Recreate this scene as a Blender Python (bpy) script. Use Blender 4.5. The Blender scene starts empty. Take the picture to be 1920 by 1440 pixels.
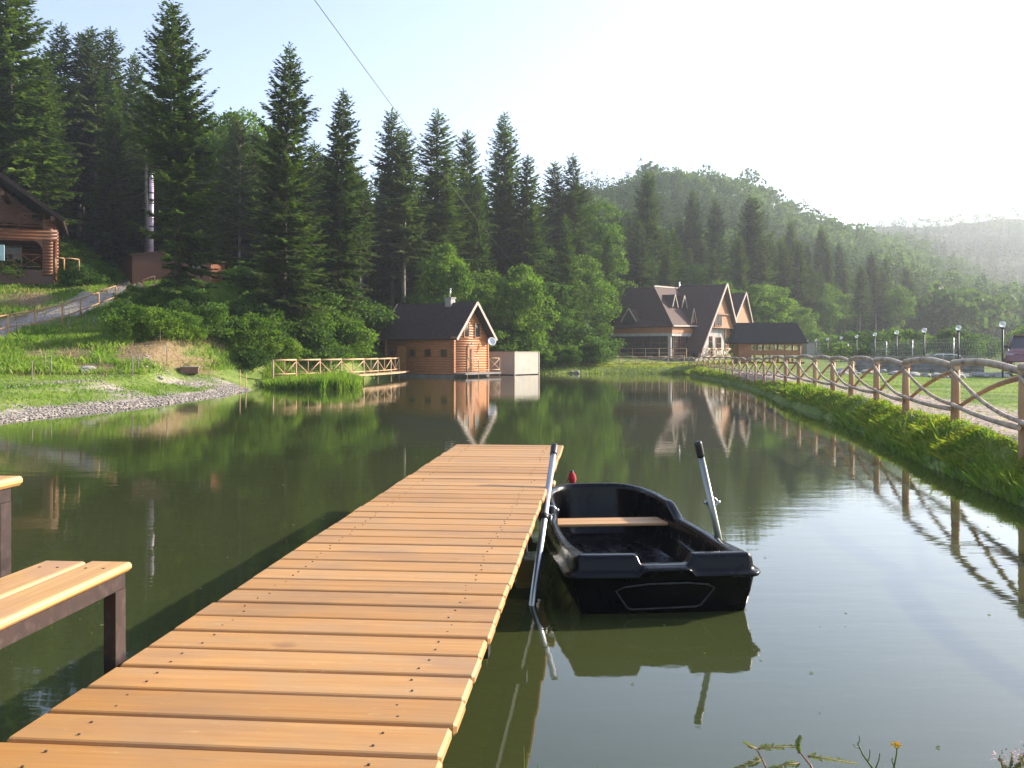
import bpy, math, random
import numpy as np
from mathutils import Vector, Matrix

# ------------------------------------------------------------------ camera, world, sun
R = math.radians
F, CX, HY, EYE = 1800.0, 960.0, 658.0, 1.9       # focal px, centre, horizon row, eye height over the water
sc = bpy.context.scene
col = sc.collection
cam_d = bpy.data.cameras.new("camera")
cam = bpy.data.objects.new("camera", cam_d)
col.objects.link(cam)
cam.location = (0, 0, EYE)
cam.rotation_euler = (R(90), 0, 0)
cam_d.sensor_width = 36.0
cam_d.lens = 36.0 * F / 1920.0
cam_d.shift_y = -(720.0 - HY) / 1920.0
cam_d.clip_start = 0.05
cam_d.clip_end = 5000
sc.camera = cam

SUN_AZ, SUN_EL = 65.0, 24.0                      # degrees right of the view direction, degrees up
sun_vec = Vector((math.sin(R(SUN_AZ)) * math.cos(R(SUN_EL)), math.cos(R(SUN_AZ)) * math.cos(R(SUN_EL)), math.sin(R(SUN_EL))))
world = bpy.data.worlds.new("World")
sc.world = world
world.use_nodes = True
wn = world.node_tree
bg = wn.nodes["Background"]
sky = wn.nodes.new("ShaderNodeTexSky")
sky.sky_type = 'NISHITA'
sky.sun_disc = False
sky.sun_elevation = R(SUN_EL)
sky.sun_rotation = R(SUN_AZ)
sky.air_density = 1.0
sky.dust_density = 1.35
sky.ozone_density = 2.2
hsv = wn.nodes.new('ShaderNodeHueSaturation'); hsv.inputs['Saturation'].default_value = 0.85; hsv.inputs['Hue'].default_value = 0.512
wn.links.new(sky.outputs[0], hsv.inputs['Color']); wn.links.new(hsv.outputs[0], bg.inputs[0])
bg.inputs[1].default_value = 0.15
sun_d = bpy.data.lights.new("sun", 'SUN')
sun_d.energy = 4.8
sun_d.angle = R(0.6)
sun_d.color = (1.0, 0.89, 0.75)
sun = bpy.data.objects.new("sun", sun_d)
col.objects.link(sun)
sun.rotation_euler = sun_vec.to_track_quat('Z', 'Y').to_euler()
sc.view_settings.view_transform = 'Standard'
sc.view_settings.look = 'None'
sc.view_settings.exposure = 1.2
sc.view_settings.gamma = 1.0
sc.cycles.max_bounces = 6
sc.cycles.diffuse_bounces = 3
sc.cycles.glossy_bounces = 3
sc.cycles.transmission_bounces = 4
sc.cycles.volume_bounces = 0
sc.cycles.use_denoising = True

# ------------------------------------------------------------------ helpers
def P(px, py, Y):
    return Vector(((px - CX) / F * Y, Y, EYE - (py - HY) / F * Y))

def W(px, py, z=0.0):
    Y = (EYE - z) * F / (py - HY)
    return ((px - CX) / F * Y, Y)

class MB:
    def __init__(s):
        s.v, s.f, s.sm = [], [], []
    def add(s, vs, fs, smooth=False):
        o = len(s.v)
        s.v += [tuple(v) for v in vs]
        s.f += [tuple(i + o for i in f) for f in fs]
        s.sm += [smooth] * len(fs)
        return s
    def box(s, lo, hi, M=None):
        x0, y0, z0 = lo; x1, y1, z1 = hi
        vs = [Vector(p) for p in ((x0,y0,z0),(x1,y0,z0),(x1,y1,z0),(x0,y1,z0),(x0,y0,z1),(x1,y0,z1),(x1,y1,z1),(x0,y1,z1))]
        if M is not None: vs = [M @ v for v in vs]
        return s.add(vs, [(0,3,2,1),(4,5,6,7),(0,1,5,4),(1,2,6,5),(2,3,7,6),(3,0,4,7)])
    def bbox(s, lo, hi, b=0.01, M=None):
        """box with chamfered edges (long plank)"""
        x0, y0, z0 = lo; x1, y1, z1 = hi
        prof = [(y0+b,z0),(y1-b,z0),(y1,z0+b),(y1,z1-b),(y1-b*.35,z1-b*.3),(y1-b,z1),(y0+b,z1),(y0+b*.35,z1-b*.3),(y0,z1-b),(y0,z0+b)]
        n = len(prof)
        vs = []
        for x, k in ((x0, 1), (x0+b, 0), (x1-b, 0), (x1, 1)):
            for (y, z) in prof:
                if k:
                    y = min(max(y, y0+b), y1-b); z = min(max(z, z0+b), z1-b)
                vs.append(Vector((x, y, z)))
        if M is not None: vs = [M @ v for v in vs]
        fs = []
        for r in range(3):
            for i in range(n):
                j = (i+1) % n
                fs.append((r*n+i, (r+1)*n+i, (r+1)*n+j, r*n+j))
        fs.append(tuple(range(n))); fs.append(tuple(reversed(range(3*n, 4*n))))
        return s.add(vs, fs)
    def bar(s, a, b, w, h=None, up=(0,0,1)):
        a, b = Vector(a), Vector(b)
        h = h or w
        d = (b - a).normalized()
        u = Vector(up)
        if abs(d.dot(u)) > .98: u = Vector((0, 1, 0))
        x = d.cross(u).normalized(); y = x.cross(d).normalized()
        vs = []
        for p in (a, b):
            for i, j in ((-1,-1),(1,-1),(1,1),(-1,1)):
                vs.append(p + x*i*w/2 + y*j*h/2)
        return s.add(vs, [(0,3,2,1),(4,5,6,7),(0,1,5,4),(1,2,6,5),(2,3,7,6),(3,0,4,7)])
    def tube(s, pts, r, n=8, caps=True, smooth=True):
        pts = [Vector(p) for p in pts]
        rs = r if isinstance(r, (list, tuple)) else [r] * len(pts)
        vs, fs = [], []
        px = None
        for i, p in enumerate(pts):
            d = (pts[min(i+1, len(pts)-1)] - pts[max(i-1, 0)]).normalized()
            if px is None:
                u = Vector((0,0,1)) if abs(d.z) < .9 else Vector((1,0,0))
                px = d.cross(u).normalized()
            else:
                px = (px - d * px.dot(d)).normalized()
            py = d.cross(px)
            for k in range(n):
                a = 2*math.pi*k/n
                vs.append(p + (px*math.cos(a) + py*math.sin(a)) * rs[i])
        for i in range(len(pts)-1):
            for k in range(n):
                k2 = (k+1) % n
                fs.append((i*n+k, i*n+k2, (i+1)*n+k2, (i+1)*n+k))
        s.add(vs, fs, smooth)
        if caps:
            o = len(s.v) - len(vs)
            s.f.append(tuple(o+k for k in reversed(range(n)))); s.sm.append(False)
            s.f.append(tuple(o+(len(pts)-1)*n+k for k in range(n))); s.sm.append(False)
        return s
    def prism(s, poly, d):
        """poly: list of 3D points (planar), extruded by vector d"""
        n = len(poly); d = Vector(d)
        vs = [Vector(p) for p in poly] + [Vector(p) + d for p in poly]
        fs = [tuple(range(n)), tuple(reversed(range(n, 2*n)))]
        for i in range(n):
            j = (i+1) % n
            fs.append((i, i+n, j+n, j))
        return s.add(vs, fs)
    def build(s, name, m, parent=None):
        me = bpy.data.meshes.new(name)
        me.from_pydata(s.v, [], s.f)
        me.polygons.foreach_set("use_smooth", s.sm)
        me.materials.append(m)
        me.update()
        o = bpy.data.objects.new(name, me)
        col.objects.link(o)
        if parent is not None: o.parent = parent
        return o

def fixn(o):
    import bmesh
    b = bmesh.new(); b.from_mesh(o.data)
    bmesh.ops.recalc_face_normals(b, faces=b.faces)
    b.to_mesh(o.data); b.free()
    return o

def np_mesh(name, v, f, m, smooth=False, colr=None):
    me = bpy.data.meshes.new(name)
    v = np.ascontiguousarray(v, dtype=np.float32); f = np.ascontiguousarray(f, dtype=np.int32)
    k = f.shape[1]
    me.vertices.add(len(v)); me.vertices.foreach_set("co", v.ravel())
    me.loops.add(f.size); me.loops.foreach_set("vertex_index", f.ravel())
    me.polygons.add(len(f))
    me.polygons.foreach_set("loop_start", np.arange(0, f.size, k, dtype=np.int32))
    me.polygons.foreach_set("loop_total", np.full(len(f), k, dtype=np.int32))
    if smooth: me.polygons.foreach_set("use_smooth", np.ones(len(f), dtype=bool))
    me.materials.append(m)
    if colr is not None:
        a = me.color_attributes.new("kind", 'FLOAT_COLOR', 'POINT')
        c = np.ones((len(v), 4), dtype=np.float32); c[:, :colr.shape[1]] = colr
        a.data.foreach_set("color", c.ravel())
    me.update(); me.validate()
    return me

def link(name, me, parent=None, loc=None, rz=None, scale=None):
    o = bpy.data.objects.new(name, me)
    col.objects.link(o)
    if parent is not None: o.parent = parent
    if loc is not None: o.location = loc
    if rz is not None: o.rotation_euler = (0, 0, rz)
    if scale is not None: o.scale = scale
    return o

def tag(o, label=None, cat=None, group=None, kind=None):
    if label: o["label"] = label
    if cat: o["category"] = cat
    if group: o["group"] = group
    if kind: o["kind"] = kind
    return o

def empty(name, loc=(0,0,0), rz=0.0):
    return link(name, None, loc=loc, rz=rz)

# ------------------------------------------------------------------ materials
def nodemat(name):
    m = bpy.data.materials.new(name); m.use_nodes = True
    nt = m.node_tree
    return m, nt, nt.nodes["Principled BSDF"]

def mixc(nt, fac, a, b):
    n = nt.nodes.new("ShaderNodeMix"); n.data_type = 'RGBA'
    for s, v in ((0, fac), (6, a), (7, b)):
        if hasattr(v, "is_output"): nt.links.new(v, n.inputs[s])
        elif s == 0: n.inputs[0].default_value = v
        else: n.inputs[s].default_value = (*v, 1)
    return n.outputs[2]

def noise(nt, scale, detail=4, vec=None, rough=.55, stretch=None, coord="Object"):
    tc = nt.nodes.new("ShaderNodeTexCoord")
    src = vec or tc.outputs[coord]
    if stretch:
        mp = nt.nodes.new("ShaderNodeMapping"); mp.inputs[3].default_value = stretch
        nt.links.new(src, mp.inputs[0]); src = mp.outputs[0]
    n = nt.nodes.new("ShaderNodeTexNoise")
    n.inputs["Scale"].default_value = scale; n.inputs["Detail"].default_value = detail
    n.inputs["Roughness"].default_value = rough
    nt.links.new(src, n.inputs["Vector"])
    return n.outputs[0]

def ramp(nt, v, lo, hi):
    n = nt.nodes.new("ShaderNodeMapRange"); n.inputs[1].default_value = lo; n.inputs[2].default_value = hi
    nt.links.new(v, n.inputs[0]); return n.outputs[0]

def bump(nt, h, b, strength=.3, dist=.02):
    n = nt.nodes.new("ShaderNodeBump"); n.inputs["Strength"].default_value = strength; n.inputs["Distance"].default_value = dist
    nt.links.new(h, n.inputs["Height"]); nt.links.new(n.outputs[0], b.inputs["Normal"])

def mat(name, c1, c2=None, scale=6, rough=.7, stretch=None, bmp=0, metal=0, lo=.35, hi=.65, coat=0, c3=None, s3=1.0):
    m, nt, b = nodemat(name)
    b.inputs["Roughness"].default_value = rough
    b.inputs["Metallic"].default_value = metal
    if coat: b.inputs["Coat Weight"].default_value = coat
    c2 = c2 or tuple(x*.8 for x in c1)
    n = noise(nt, scale, 5, stretch=stretch)
    c = mixc(nt, ramp(nt, n, lo, hi), c1, c2)
    if c3:
        c = mixc(nt, ramp(nt, noise(nt, s3, 3), .5, .68), c, c3)
    nt.links.new(c, b.inputs["Base Color"])
    if bmp: bump(nt, n, b, .5, bmp)
    return m

def leafmat(name, c1, c2, trans=.35, scale=.7, tcol=None, rnd=.5):
    m, nt, b = nodemat(name)
    n = noise(nt, scale, 3, coord="Object")
    n2 = noise(nt, scale*9, 2, coord="Object")
    ad = nt.nodes.new("ShaderNodeMath"); ad.operation = 'ADD'
    nt.links.new(ramp(nt, n, .3, .7), ad.inputs[0])
    oi = nt.nodes.new("ShaderNodeObjectInfo")
    mu = nt.nodes.new("ShaderNodeMath"); mu.operation = 'MULTIPLY_ADD'
    nt.links.new(oi.outputs["Random"], mu.inputs[0]); mu.inputs[1].default_value = rnd; mu.inputs[2].default_value = -rnd*.5
    nt.links.new(mu.outputs[0], ad.inputs[1])
    ad2 = nt.nodes.new("ShaderNodeMath"); ad2.operation = 'MULTIPLY_ADD'; ad2.use_clamp = True
    nt.links.new(n2, ad2.inputs[0]); ad2.inputs[1].default_value = .6
    sb = nt.nodes.new("ShaderNodeMath"); sb.operation = 'SUBTRACT'; nt.links.new(ad.outputs[0], sb.inputs[0]); sb.inputs[1].default_value = .3
    nt.links.new(sb.outputs[0], ad2.inputs[2])
    c = mixc(nt, ad2.outputs[0], c1, c2)
    nt.links.new(c, b.inputs["Base Color"])
    b.inputs["Roughness"].default_value = .65
    b.inputs["Specular IOR Level"].default_value = .12
    tr = nt.nodes.new("ShaderNodeBsdfTranslucent")
    t = tcol or (1.3, 1.5, .6)
    mm = nt.nodes.new("ShaderNodeMix"); mm.data_type = 'RGBA'; mm.blend_type = 'MULTIPLY'; mm.inputs[0].default_value = 1
    nt.links.new(c, mm.inputs[6]); mm.inputs[7].default_value = (*t, 1)
    nt.links.new(mm.outputs[2], tr.inputs[0])
    ms = nt.nodes.new("ShaderNodeMixShader"); ms.inputs[0].default_value = trans
    nt.links.new(b.outputs[0], ms.inputs[1]); nt.links.new(tr.outputs[0], ms.inputs[2])
    nt.links.new(ms.outputs[0], nt.nodes["Material Output"].inputs[0])
    return m

M = {}
M['conifer'] = leafmat("conifer_needles", (.026,.052,.014), (.125,.18,.03), .40, .5)
M['spruce_light'] = leafmat("light_needles", (.06,.11,.02), (.14,.21,.035), .42, .5)
M['decid'] = leafmat("broad_leaves", (.06,.115,.018), (.17,.25,.04), .45, .8)
M['decid_dark'] = leafmat("dark_leaves", (.035,.07,.016), (.10,.17,.03), .42, .8)
M['farleaf'] = leafmat("far_leaves", (.038,.075,.024), (.115,.17,.042), .38, .035, rnd=0)
M['fargreen'] = leafmat("far_conifer_needles", (.026,.052,.02), (.065,.10,.028), .33, .05, rnd=0)
M['grass'] = leafmat("grass_blades", (.14,.18,.02), (.38,.37,.06), .5, 1.6, rnd=0)
M['meadow'] = leafmat("meadow_grass", (.10,.19,.025), (.26,.34,.07), .45, .35, rnd=0)
M['drygrass'] = leafmat("dry_grass", (.26,.22,.09), (.36,.28,.14), .3, 1.2, rnd=0)
M['drygrass_green'] = leafmat("yellowing_grass", (.24,.27,.06), (.34,.33,.12), .5, 1.2, rnd=0)
M['reed'] = leafmat("reed_leaves", (.09,.17,.025), (.22,.29,.05), .5, 1.0, rnd=0)
M['bark'] = mat("bark", (.13,.10,.075), (.05,.038,.028), 4, .9, (1,1,.25), .02)
M['bark_pale'] = mat("pale_bark", (.30,.26,.21), (.14,.11,.085), 5, .9, (1,1,.3), .01)
M['log'] = mat("peeled_log", (.54,.43,.30), (.42,.28,.16), 5, .6, (1,1,.3), .004, c3=(.22,.15,.10), s3=4)
M['log_far'] = mat("pale_log", (.50,.33,.18), (.38,.23,.12), 3, .7)
M['post'] = mat("orange_post", (.48,.29,.14), (.32,.17,.075), 4, .65, (1,1,.15), .003)
M['cabin'] = mat("varnished_pine_logs", (.46,.19,.065), (.34,.125,.04), 3, .5, (1,1,6), .004)
M['lodgewood'] = mat("dark_varnished_wood", (.22,.07,.024), (.13,.04,.014), 3, .5, (1,1,5), .004)
M['trim'] = mat("pale_trim", (.50,.40,.33), (.42,.32,.26), 5, .6)
M['brownroof'] = mat("brown_shingles", (.055,.029,.021), (.032,.017,.013), 4, .85, (1,1,1), .01)
M['roof_res'] = mat("bitumen_shingles", (.088,.046,.034), (.055,.028,.021), 5, .85, None, .01)
M['roof_gaz'] = mat("dark_shingles", (.03,.024,.022), (.018,.014,.013), 12, .9, None, .01)
M['lodge_porch'] = mat("varnished_porch_wood", (.20,.07,.024), (.12,.042,.015), 3, .5, (1,1,5), .004)  # porch timber in nearly the same tone as the lodge wall wood
M['orange'] = mat("orange_boards", (.40,.165,.06), (.30,.115,.04), 2, .6, (6,6,1))
M['white'] = mat("white_render", (.45,.43,.40), (.34,.32,.30), 2, .8)
M['plaster'] = mat("greige_panel", (.46,.42,.35), (.40,.365,.30), 1.5, .85)
M['concrete'] = mat("concrete", (.28,.26,.23), (.18,.165,.15), 3, .9, None, .01)
M['stonewall'] = mat("grey_stone", (.26,.24,.22), (.13,.12,.11), 3, .9, None, .03)
M['rock'] = mat("rubble", (.45,.42,.38), (.24,.21,.18), 2.5, .9, None, .02)
M['pebble'] = mat("pebbles", (.40,.35,.30), (.15,.13,.11), 9, .9, lo=.4, hi=.6)
M['dark'] = mat("dark_paint", (.018,.014,.014), (.012,.01,.01), 8, .5)
M['chrome'] = mat("chimney_steel", (.60,.47,.50), (.42,.30,.40), 2, .4, (1,1,2), 0, .15)
M['alu'] = mat("brushed_aluminium", (.62,.63,.64), (.48,.49,.49), 20, .36, (1,1,.1), 0, 1.0)
M['rubber'] = mat("black_rubber_grip", (.012,.012,.014), (.018,.018,.02), 30, .45)
M['shed'] = mat("brown_sheet_metal", (.11,.042,.02), (.08,.03,.015), 2, .45, (8,8,.3))
M['nail'] = mat("rusty_nail", (.05,.03,.02), (.03,.02,.015), 40, .6)
M['red_car'] = mat("red_car_paint", (.16,.012,.015), (.13,.01,.012), 2, .25, coat=.8)
M['red_rag'] = mat("red_cloth", (.55,.02,.04), (.35,.01,.02), 15, .8)
M['yellow'] = mat("yellow_petals", (.85,.55,.02), (.75,.40,.01), 30, .6)
M['weed'] = leafmat("weed_leaves", (.12,.17,.04), (.22,.24,.08), .4, 5, rnd=0)
M['weed_stem'] = mat("weed_stem", (.22,.17,.07), (.25,.10,.07), 12, .7)
M['pinkweed'] = mat("pinkish_seed_heads", (.45,.28,.28), (.30,.18,.18), 20, .8)
M['dish'] = mat("white_dish", (.75,.75,.76), (.68,.68,.70), 4, .4)
M['wire'] = mat("cable", (.10,.10,.10), (.07,.07,.07), 20, .5)
M['mesh'] = mat("galvanised_wire", (.45,.45,.46), (.38,.38,.39), 20, .4, metal=.6)
M['steelframe'] = mat("brown_painted_steel", (.036,.020,.020), (.020,.012,.013), 14, .42, None, .001, c3=(.055,.038,.035), s3=22)

def boatmat():
    m, nt, b = nodemat("black_polyethylene")
    b.inputs["Base Color"].default_value = (.003,.003,.004,1)
    b.inputs["Roughness"].default_value = .22
    b.inputs["Specular IOR Level"].default_value = .24
    n = noise(nt, 60, 3)
    r = noise(nt, 6, 3)
    nt.links.new(ramp2(nt, r, .3, .7, .14, .34), b.inputs["Roughness"])
    return m
def ramp2(nt, v, a, b_, c, d):
    n = nt.nodes.new("ShaderNodeMapRange")
    for i, x in enumerate((a, b_, c, d)): n.inputs[i+1].default_value = x
    nt.links.new(v, n.inputs[0]); return n.outputs[0]
M['boat'] = boatmat()

def glassmat():
    m, nt, b = nodemat("window_glass")
    b.inputs["Base Color"].default_value = (.03,.035,.04,1); b.inputs["Roughness"].default_value = .05
    nt.links.new(mixc(nt, noise(nt, 1.5), (.02,.02,.022), (.05,.055,.05)), b.inputs["Base Color"])
    return m
M['glass'] = glassmat()
def lampglass():
    m, nt, b = nodemat("clear_globe")
    b.inputs["Base Color"].default_value = (.85,.87,.9,1); b.inputs["Roughness"].default_value = .08
    b.inputs["Transmission Weight"].default_value = .55; b.inputs["IOR"].default_value = 1.2
    nt.links.new(mixc(nt, noise(nt, 5), (.9,.9,.92), (.75,.78,.8)), b.inputs["Base Color"])
    return m
M['globe'] = lampglass()

def deckmat(name="deck_planks", a=(.54,.285,.088), b2=(.42,.20,.055)):
    """planks run along local X, one 0.2297 m step along local Y; tone per plank"""
    m, nt, b = nodemat(name)
    at = nt.nodes.new("ShaderNodeAttribute"); at.attribute_name = "kind"
    g1 = noise(nt, 2.2, 6, stretch=(.5, 14, 14), rough=.65)
    g2 = noise(nt, 3.0, 4, stretch=(1.0, 2.0, 1))
    g3 = noise(nt, 1.1, 4, stretch=(1.0, 2.6, 1))
    c = mixc(nt, ramp(nt, g1, .32, .68), a, b2)
    c = mixc(nt, ramp2(nt, g2, .40, .66, 0, .85), c, (.42,.24,.10))
    c = mixc(nt, ramp2(nt, g3, .52, .68, 0, .7), c, (.33,.185,.085))
    g4 = noise(nt, 5.5, 5, stretch=(.35, 9, 1), rough=.8)
    c = mixc(nt, ramp2(nt, g4, .60, .72, 0, .7), c, (.27,.14,.07))
    g5 = noise(nt, 2.6, 2, stretch=(1.0, 1.4, 1))
    c = mixc(nt, ramp2(nt, g5, .70, .76, 0, .7), c, (.20,.10,.045))
    g6 = noise(nt, 9, 3, stretch=(1.4, 5, 1))
    c = mixc(nt, ramp2(nt, g6, .66, .76, 0, .55), c, (.64,.44,.22))
    sp = nt.nodes.new("ShaderNodeSeparateColor"); nt.links.new(at.outputs[0], sp.inputs[0])
    mm = nt.nodes.new("ShaderNodeMix"); mm.data_type = 'RGBA'; mm.blend_type = 'MULTIPLY'; mm.inputs[0].default_value = 1
    nt.links.new(c, mm.inputs[6])
    cc = nt.nodes.new("ShaderNodeCombineColor")
    for i, (lo, hi) in enumerate(((.88,1.08),(.84,1.1),(.72,1.12))):
        nt.links.new(ramp2(nt, sp.outputs[0], 0, 1, lo, hi), cc.inputs[i])
    nt.links.new(cc.outputs[0], mm.inputs[7])
    nt.links.new(mm.outputs[2], b.inputs["Base Color"])
    nt.links.new(ramp2(nt, g1, .3, .7, .42, .62), b.inputs["Roughness"])
    bump(nt, g1, b, .35, .003)
    return m
M['deck'] = deckmat()
M['benchwood'] = mat("bench_slats", (.64,.38,.145), (.48,.26,.09), 3, .42, (14,.5,14), .002, c3=(.48,.28,.14), s3=4)

def watermat():
    m, nt, b = nodemat("pond_water")
    nt.links.new(mixc(nt, ramp(nt, noise(nt, .12, 3), .35, .65), (.038,.048,.016), (.050,.060,.020)), b.inputs["Base Color"])
    b.inputs["Roughness"].default_value = .025
    b.inputs["IOR"].default_value = 1.5
    w1 = noise(nt, 1.4, 3, stretch=(.7, 2.0, 1))
    w2 = noise(nt, 6.0, 3, stretch=(.8, 2.2, 1))
    msk = ramp(nt, noise(nt, .10, 3, stretch=(.5, 1.2, 1)), .48, .66)
    mu = nt.nodes.new("ShaderNodeMath"); mu.operation = 'MULTIPLY_ADD'
    sc2 = nt.nodes.new("ShaderNodeMath"); sc2.operation = 'MULTIPLY'; nt.links.new(w2, sc2.inputs[0])
    m3 = nt.nodes.new("ShaderNodeMapRange"); m3.inputs[3].default_value = .05; m3.inputs[4].default_value = .30
    nt.links.new(msk, m3.inputs[0]); nt.links.new(m3.outputs[0], sc2.inputs[1])
    nt.links.new(w1, mu.inputs[0]); mu.inputs[1].default_value = .5; nt.links.new(sc2.outputs[0], mu.inputs[2])
    bump(nt, mu.outputs[0], b, 1.0, .0036)
    return m
M['water'] = watermat()

# ------------------------------------------------------------------ numeric noise and the lie of the land
_rs = np.random.RandomState(5)
_G = _rs.rand(64, 64)
def vn(x, y):
    xi = np.floor(x).astype(int); yi = np.floor(y).astype(int)
    fx = x - xi; fy = y - yi
    fx = fx*fx*(3-2*fx); fy = fy*fy*(3-2*fy)
    a = _G[xi % 64, yi % 64]; b = _G[(xi+1) % 64, yi % 64]; c = _G[xi % 64, (yi+1) % 64]; d = _G[(xi+1) % 64, (yi+1) % 64]
    return (a*(1-fx)+b*fx)*(1-fy) + (c*(1-fx)+d*fx)*fy - .5
def fbm(x, y, o=3):
    r = 0; a = 1
    for i in range(o):
        r = r + a*vn(x + 13.7*i, y + 7.3*i); x = x*2.03; y = y*2.03; a *= .5
    return r

YK = [0,25,40,50,60,70,85,100,130,180,250,330,450,700,1300]
TB = {
 -600:[.5,.6,2,4,7,10,15,19,27,35,38,38,35,35,35],
 -200:[.4,.5,1.2,3,6,8.6,13.5,18,26,34,36,36,34,34,34],
 0:[.3,.4,.9,2.7,5.6,8.4,13,17.5,25,32,34,34,32,30,30],
 200:[.3,.4,.8,2.7,5.2,6.8,11,15.5,23,30,32,32,30,30,30],
 350:[.3,.4,.6,2.7,5.3,6.7,10,14,20,27,30,30,30,30,30],
 500:[.3,.3,.4,.7,3.3,6.0,9,12,17,23,26,28,28,28,28],
 650:[.3,.3,.3,.4,.8,2.7,7,10,14,18,22,26,28,28,28],
 800:[.3,.3,.3,.3,.5,.8,3.5,9,12,16,22,28,30,30,30],
 950:[.5,.5,.5,.5,.5,.5,.7,4.5,10,16,22,28,30,30,30],
 1100:[.6,.6,.6,.5,.5,.45,.6,1.6,8,18,34,50,48,50,40],
 1250:[.65,.65,.65,.6,.55,.5,.6,1.0,4,15,35,56,52,55,40],
 1400:[.65,.65,.65,.65,.6,.6,.9,1.1,2.6,11,29,52,50,60,50],
 1500:[.65,.65,.65,.65,.65,.7,.9,1,1.8,8,21,42,46,78,60],
 1650:[.65,.65,.65,.65,.65,.75,.9,1,1.4,5,16,32,44,96,80],
 1800:[.65,.65,.65,.65,.7,.8,.9,1,1.2,3,9,21,36,94,90],
 1950:[.65,.65,.65,.7,.8,.9,.9,1,1.2,2,5,13,32,96,100],
 2300:[.65,.65,.7,.8,.9,1,1,1,1.2,1.5,3,8,26,92,110],
 3000:[.65,.65,.7,.8,.9,1,1,1,1.2,1.5,3,8,20,60,90]}
PK = np.array(sorted(TB)); TT = np.array([TB[k] for k in sorted(TB)], float)

def w_(px, py): return W(px, py)
POND = [W(0,795), W(120,778), W(250,766), W(360,752), W(460,736), (-13.2,48.5), (-14.0,52.5), (-12.6,57), (-10.8,60), (-9.8,65),
        (-9.2,72), (-6,76), (-2,77.5), (2.0,79.5), (8,80.5), (14.0,79.5), (13.3,64), W(1400,727), W(1440,743), W(1480,761), W(1540,781), W(1594,802),
        W(1640,824), W(1684,849), W(1771,887), W(1850,920), W(1917,948), (6.0,9.5), (5.7,7.0), (5.3,4.2), (4.6,3.35), (2.5,3.15), (-.5,3.1), (-4,3.0), (-14,3.2), (-15,12)]
PP = np.array(POND)
def sdf(x, y):
    d2 = np.full(x.shape, 1e9); ins = np.zeros(x.shape, bool)
    n = len(PP)
    for i in range(n):
        ax, ay = PP[i]; bx, by = PP[(i+1) % n]
        ex, ey = bx-ax, by-ay
        t = np.clip(((x-ax)*ex + (y-ay)*ey) / (ex*ex+ey*ey), 0, 1)
        d2 = np.minimum(d2, (x-ax-t*ex)**2 + (y-ay-t*ey)**2)
        c = ((ay > y) != (by > y)) & (x < (bx-ax)*(y-ay)/(by-ay+1e-12) + ax)
        ins ^= c
    d = np.sqrt(d2)
    return np.where(ins, -d, d)

def GZ(x, y, rough=True):
    x = np.atleast_1d(np.asarray(x, float)); y = np.atleast_1d(np.asarray(y, float))
    ye = np.maximum(y, 20.0)
    px = CX + F * x / ye
    px = np.clip(px, PK[0], PK[-1])
    cols = np.stack([np.interp(ye, YK, TT[i]) for i in range(len(PK))])
    k = np.clip(np.searchsorted(PK, px) - 1, 0, len(PK)-2)
    t = (px - PK[k]) / (PK[k+1] - PK[k]); t = t*t*(3-2*t)*.5 + t*.5
    ix = np.arange(len(px))
    z = cols[k, ix]*(1-t) + cols[k+1, ix]*t
    d = sdf(x, y)
    if rough:
        amp = np.clip((z-1.2)/4, 0, 1)
        z = z + amp*(fbm(x*.12, y*.12)*1.3 + fbm(x*.7, y*.7)*.28)
        z = z + .05*fbm(x*.9, y*.9)
        z = z + np.clip((y-170)/200, 0, 1)*fbm(x*.018+3, y*.018)*14*np.clip(z/30,0,1)
    left = np.clip((54-y)/8, 0, 1)*(x < -10.5)
    sl = np.where(y > 75, .35, 1.0)
    if rough: d = d + (.12 + .23*left)*fbm(x*.9+9, y*.9)
    bank = (1-left)*sl*d + left*(.15*d + .8*np.maximum(0, d-3.3))
    # smooth min
    kk = .12
    h = np.clip(.5 + .5*(z-bank)/kk, 0, 1)
    zo = z*(1-h) + bank*h - kk*h*(1-h)
    return np.where(d < 0, np.maximum(d*.8, -1.5), zo)

def gz(x, y): return float(GZ(x, y)[0])
def on(px, Y):
    x = (px - CX)/F*Y
    return (x, Y, gz(x, Y))

def axis(segs):
    out = []
    for a, b, st in segs:
        n = max(1, int(round((b-a)/st)))
        out += list(np.linspace(a, b, n, endpoint=False))
    out.append(segs[-1][1])
    return np.array(out)
xs = axis([(-1000,-400,40),(-400,-90,12),(-90,-34,2.0),(-34,-9,.4),(-9,4,.7),(4,13.5,.22),(13.5,30,.7),(30,90,2.5),(90,400,9),(400,1000,40)])
ys = axis([(-300,-10,30),(-10,2,1.5),(2,5,.25),(5,9,.4),(9,30,.25),(30,62,.45),(62,100,.8),(100,180,2.5),(180,460,6),(460,800,14),(800,1300,50)])
XX, YY = np.meshgrid(xs, ys)
ZZ = GZ(XX.ravel(), YY.ravel())
nx, ny = len(xs), len(ys)
ii = (np.arange(ny-1)[:, None]*nx + np.arange(nx-1)[None]).ravel()
faces = np.stack([ii, ii+1, ii+nx+1, ii+nx], 1)
xf, yf = XX.ravel(), YY.ravel()
DD = sdf(xf, yf)
pxf = CX + F*xf/np.maximum(yf, 5)
pyf = HY + (EYE-ZZ)*F/np.maximum(yf, 5)
# surface kinds: R gravel / bare stone, G bare brown earth, B forest floor
nz = fbm(xf*.25, yf*.25); nz2 = fbm(xf*.9, yf*.9)
def sstep(a, b, v):
    t = np.clip((v-a)/(b-a), 0, 1); return t*t*(3-2*t)
leftb = (xf < -10.8) & (yf < 48)
grav = np.where(leftb & (ZZ < .62), np.clip(sstep(1.6, .2, DD + 2*nz2)*1.0 + .9*sstep(.02, .25, nz2*.5 + nz + .22)*sstep(7, 4.5, DD), 0, 1), 0)
grav = np.where(leftb & (DD < .9), 1, grav)
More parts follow.
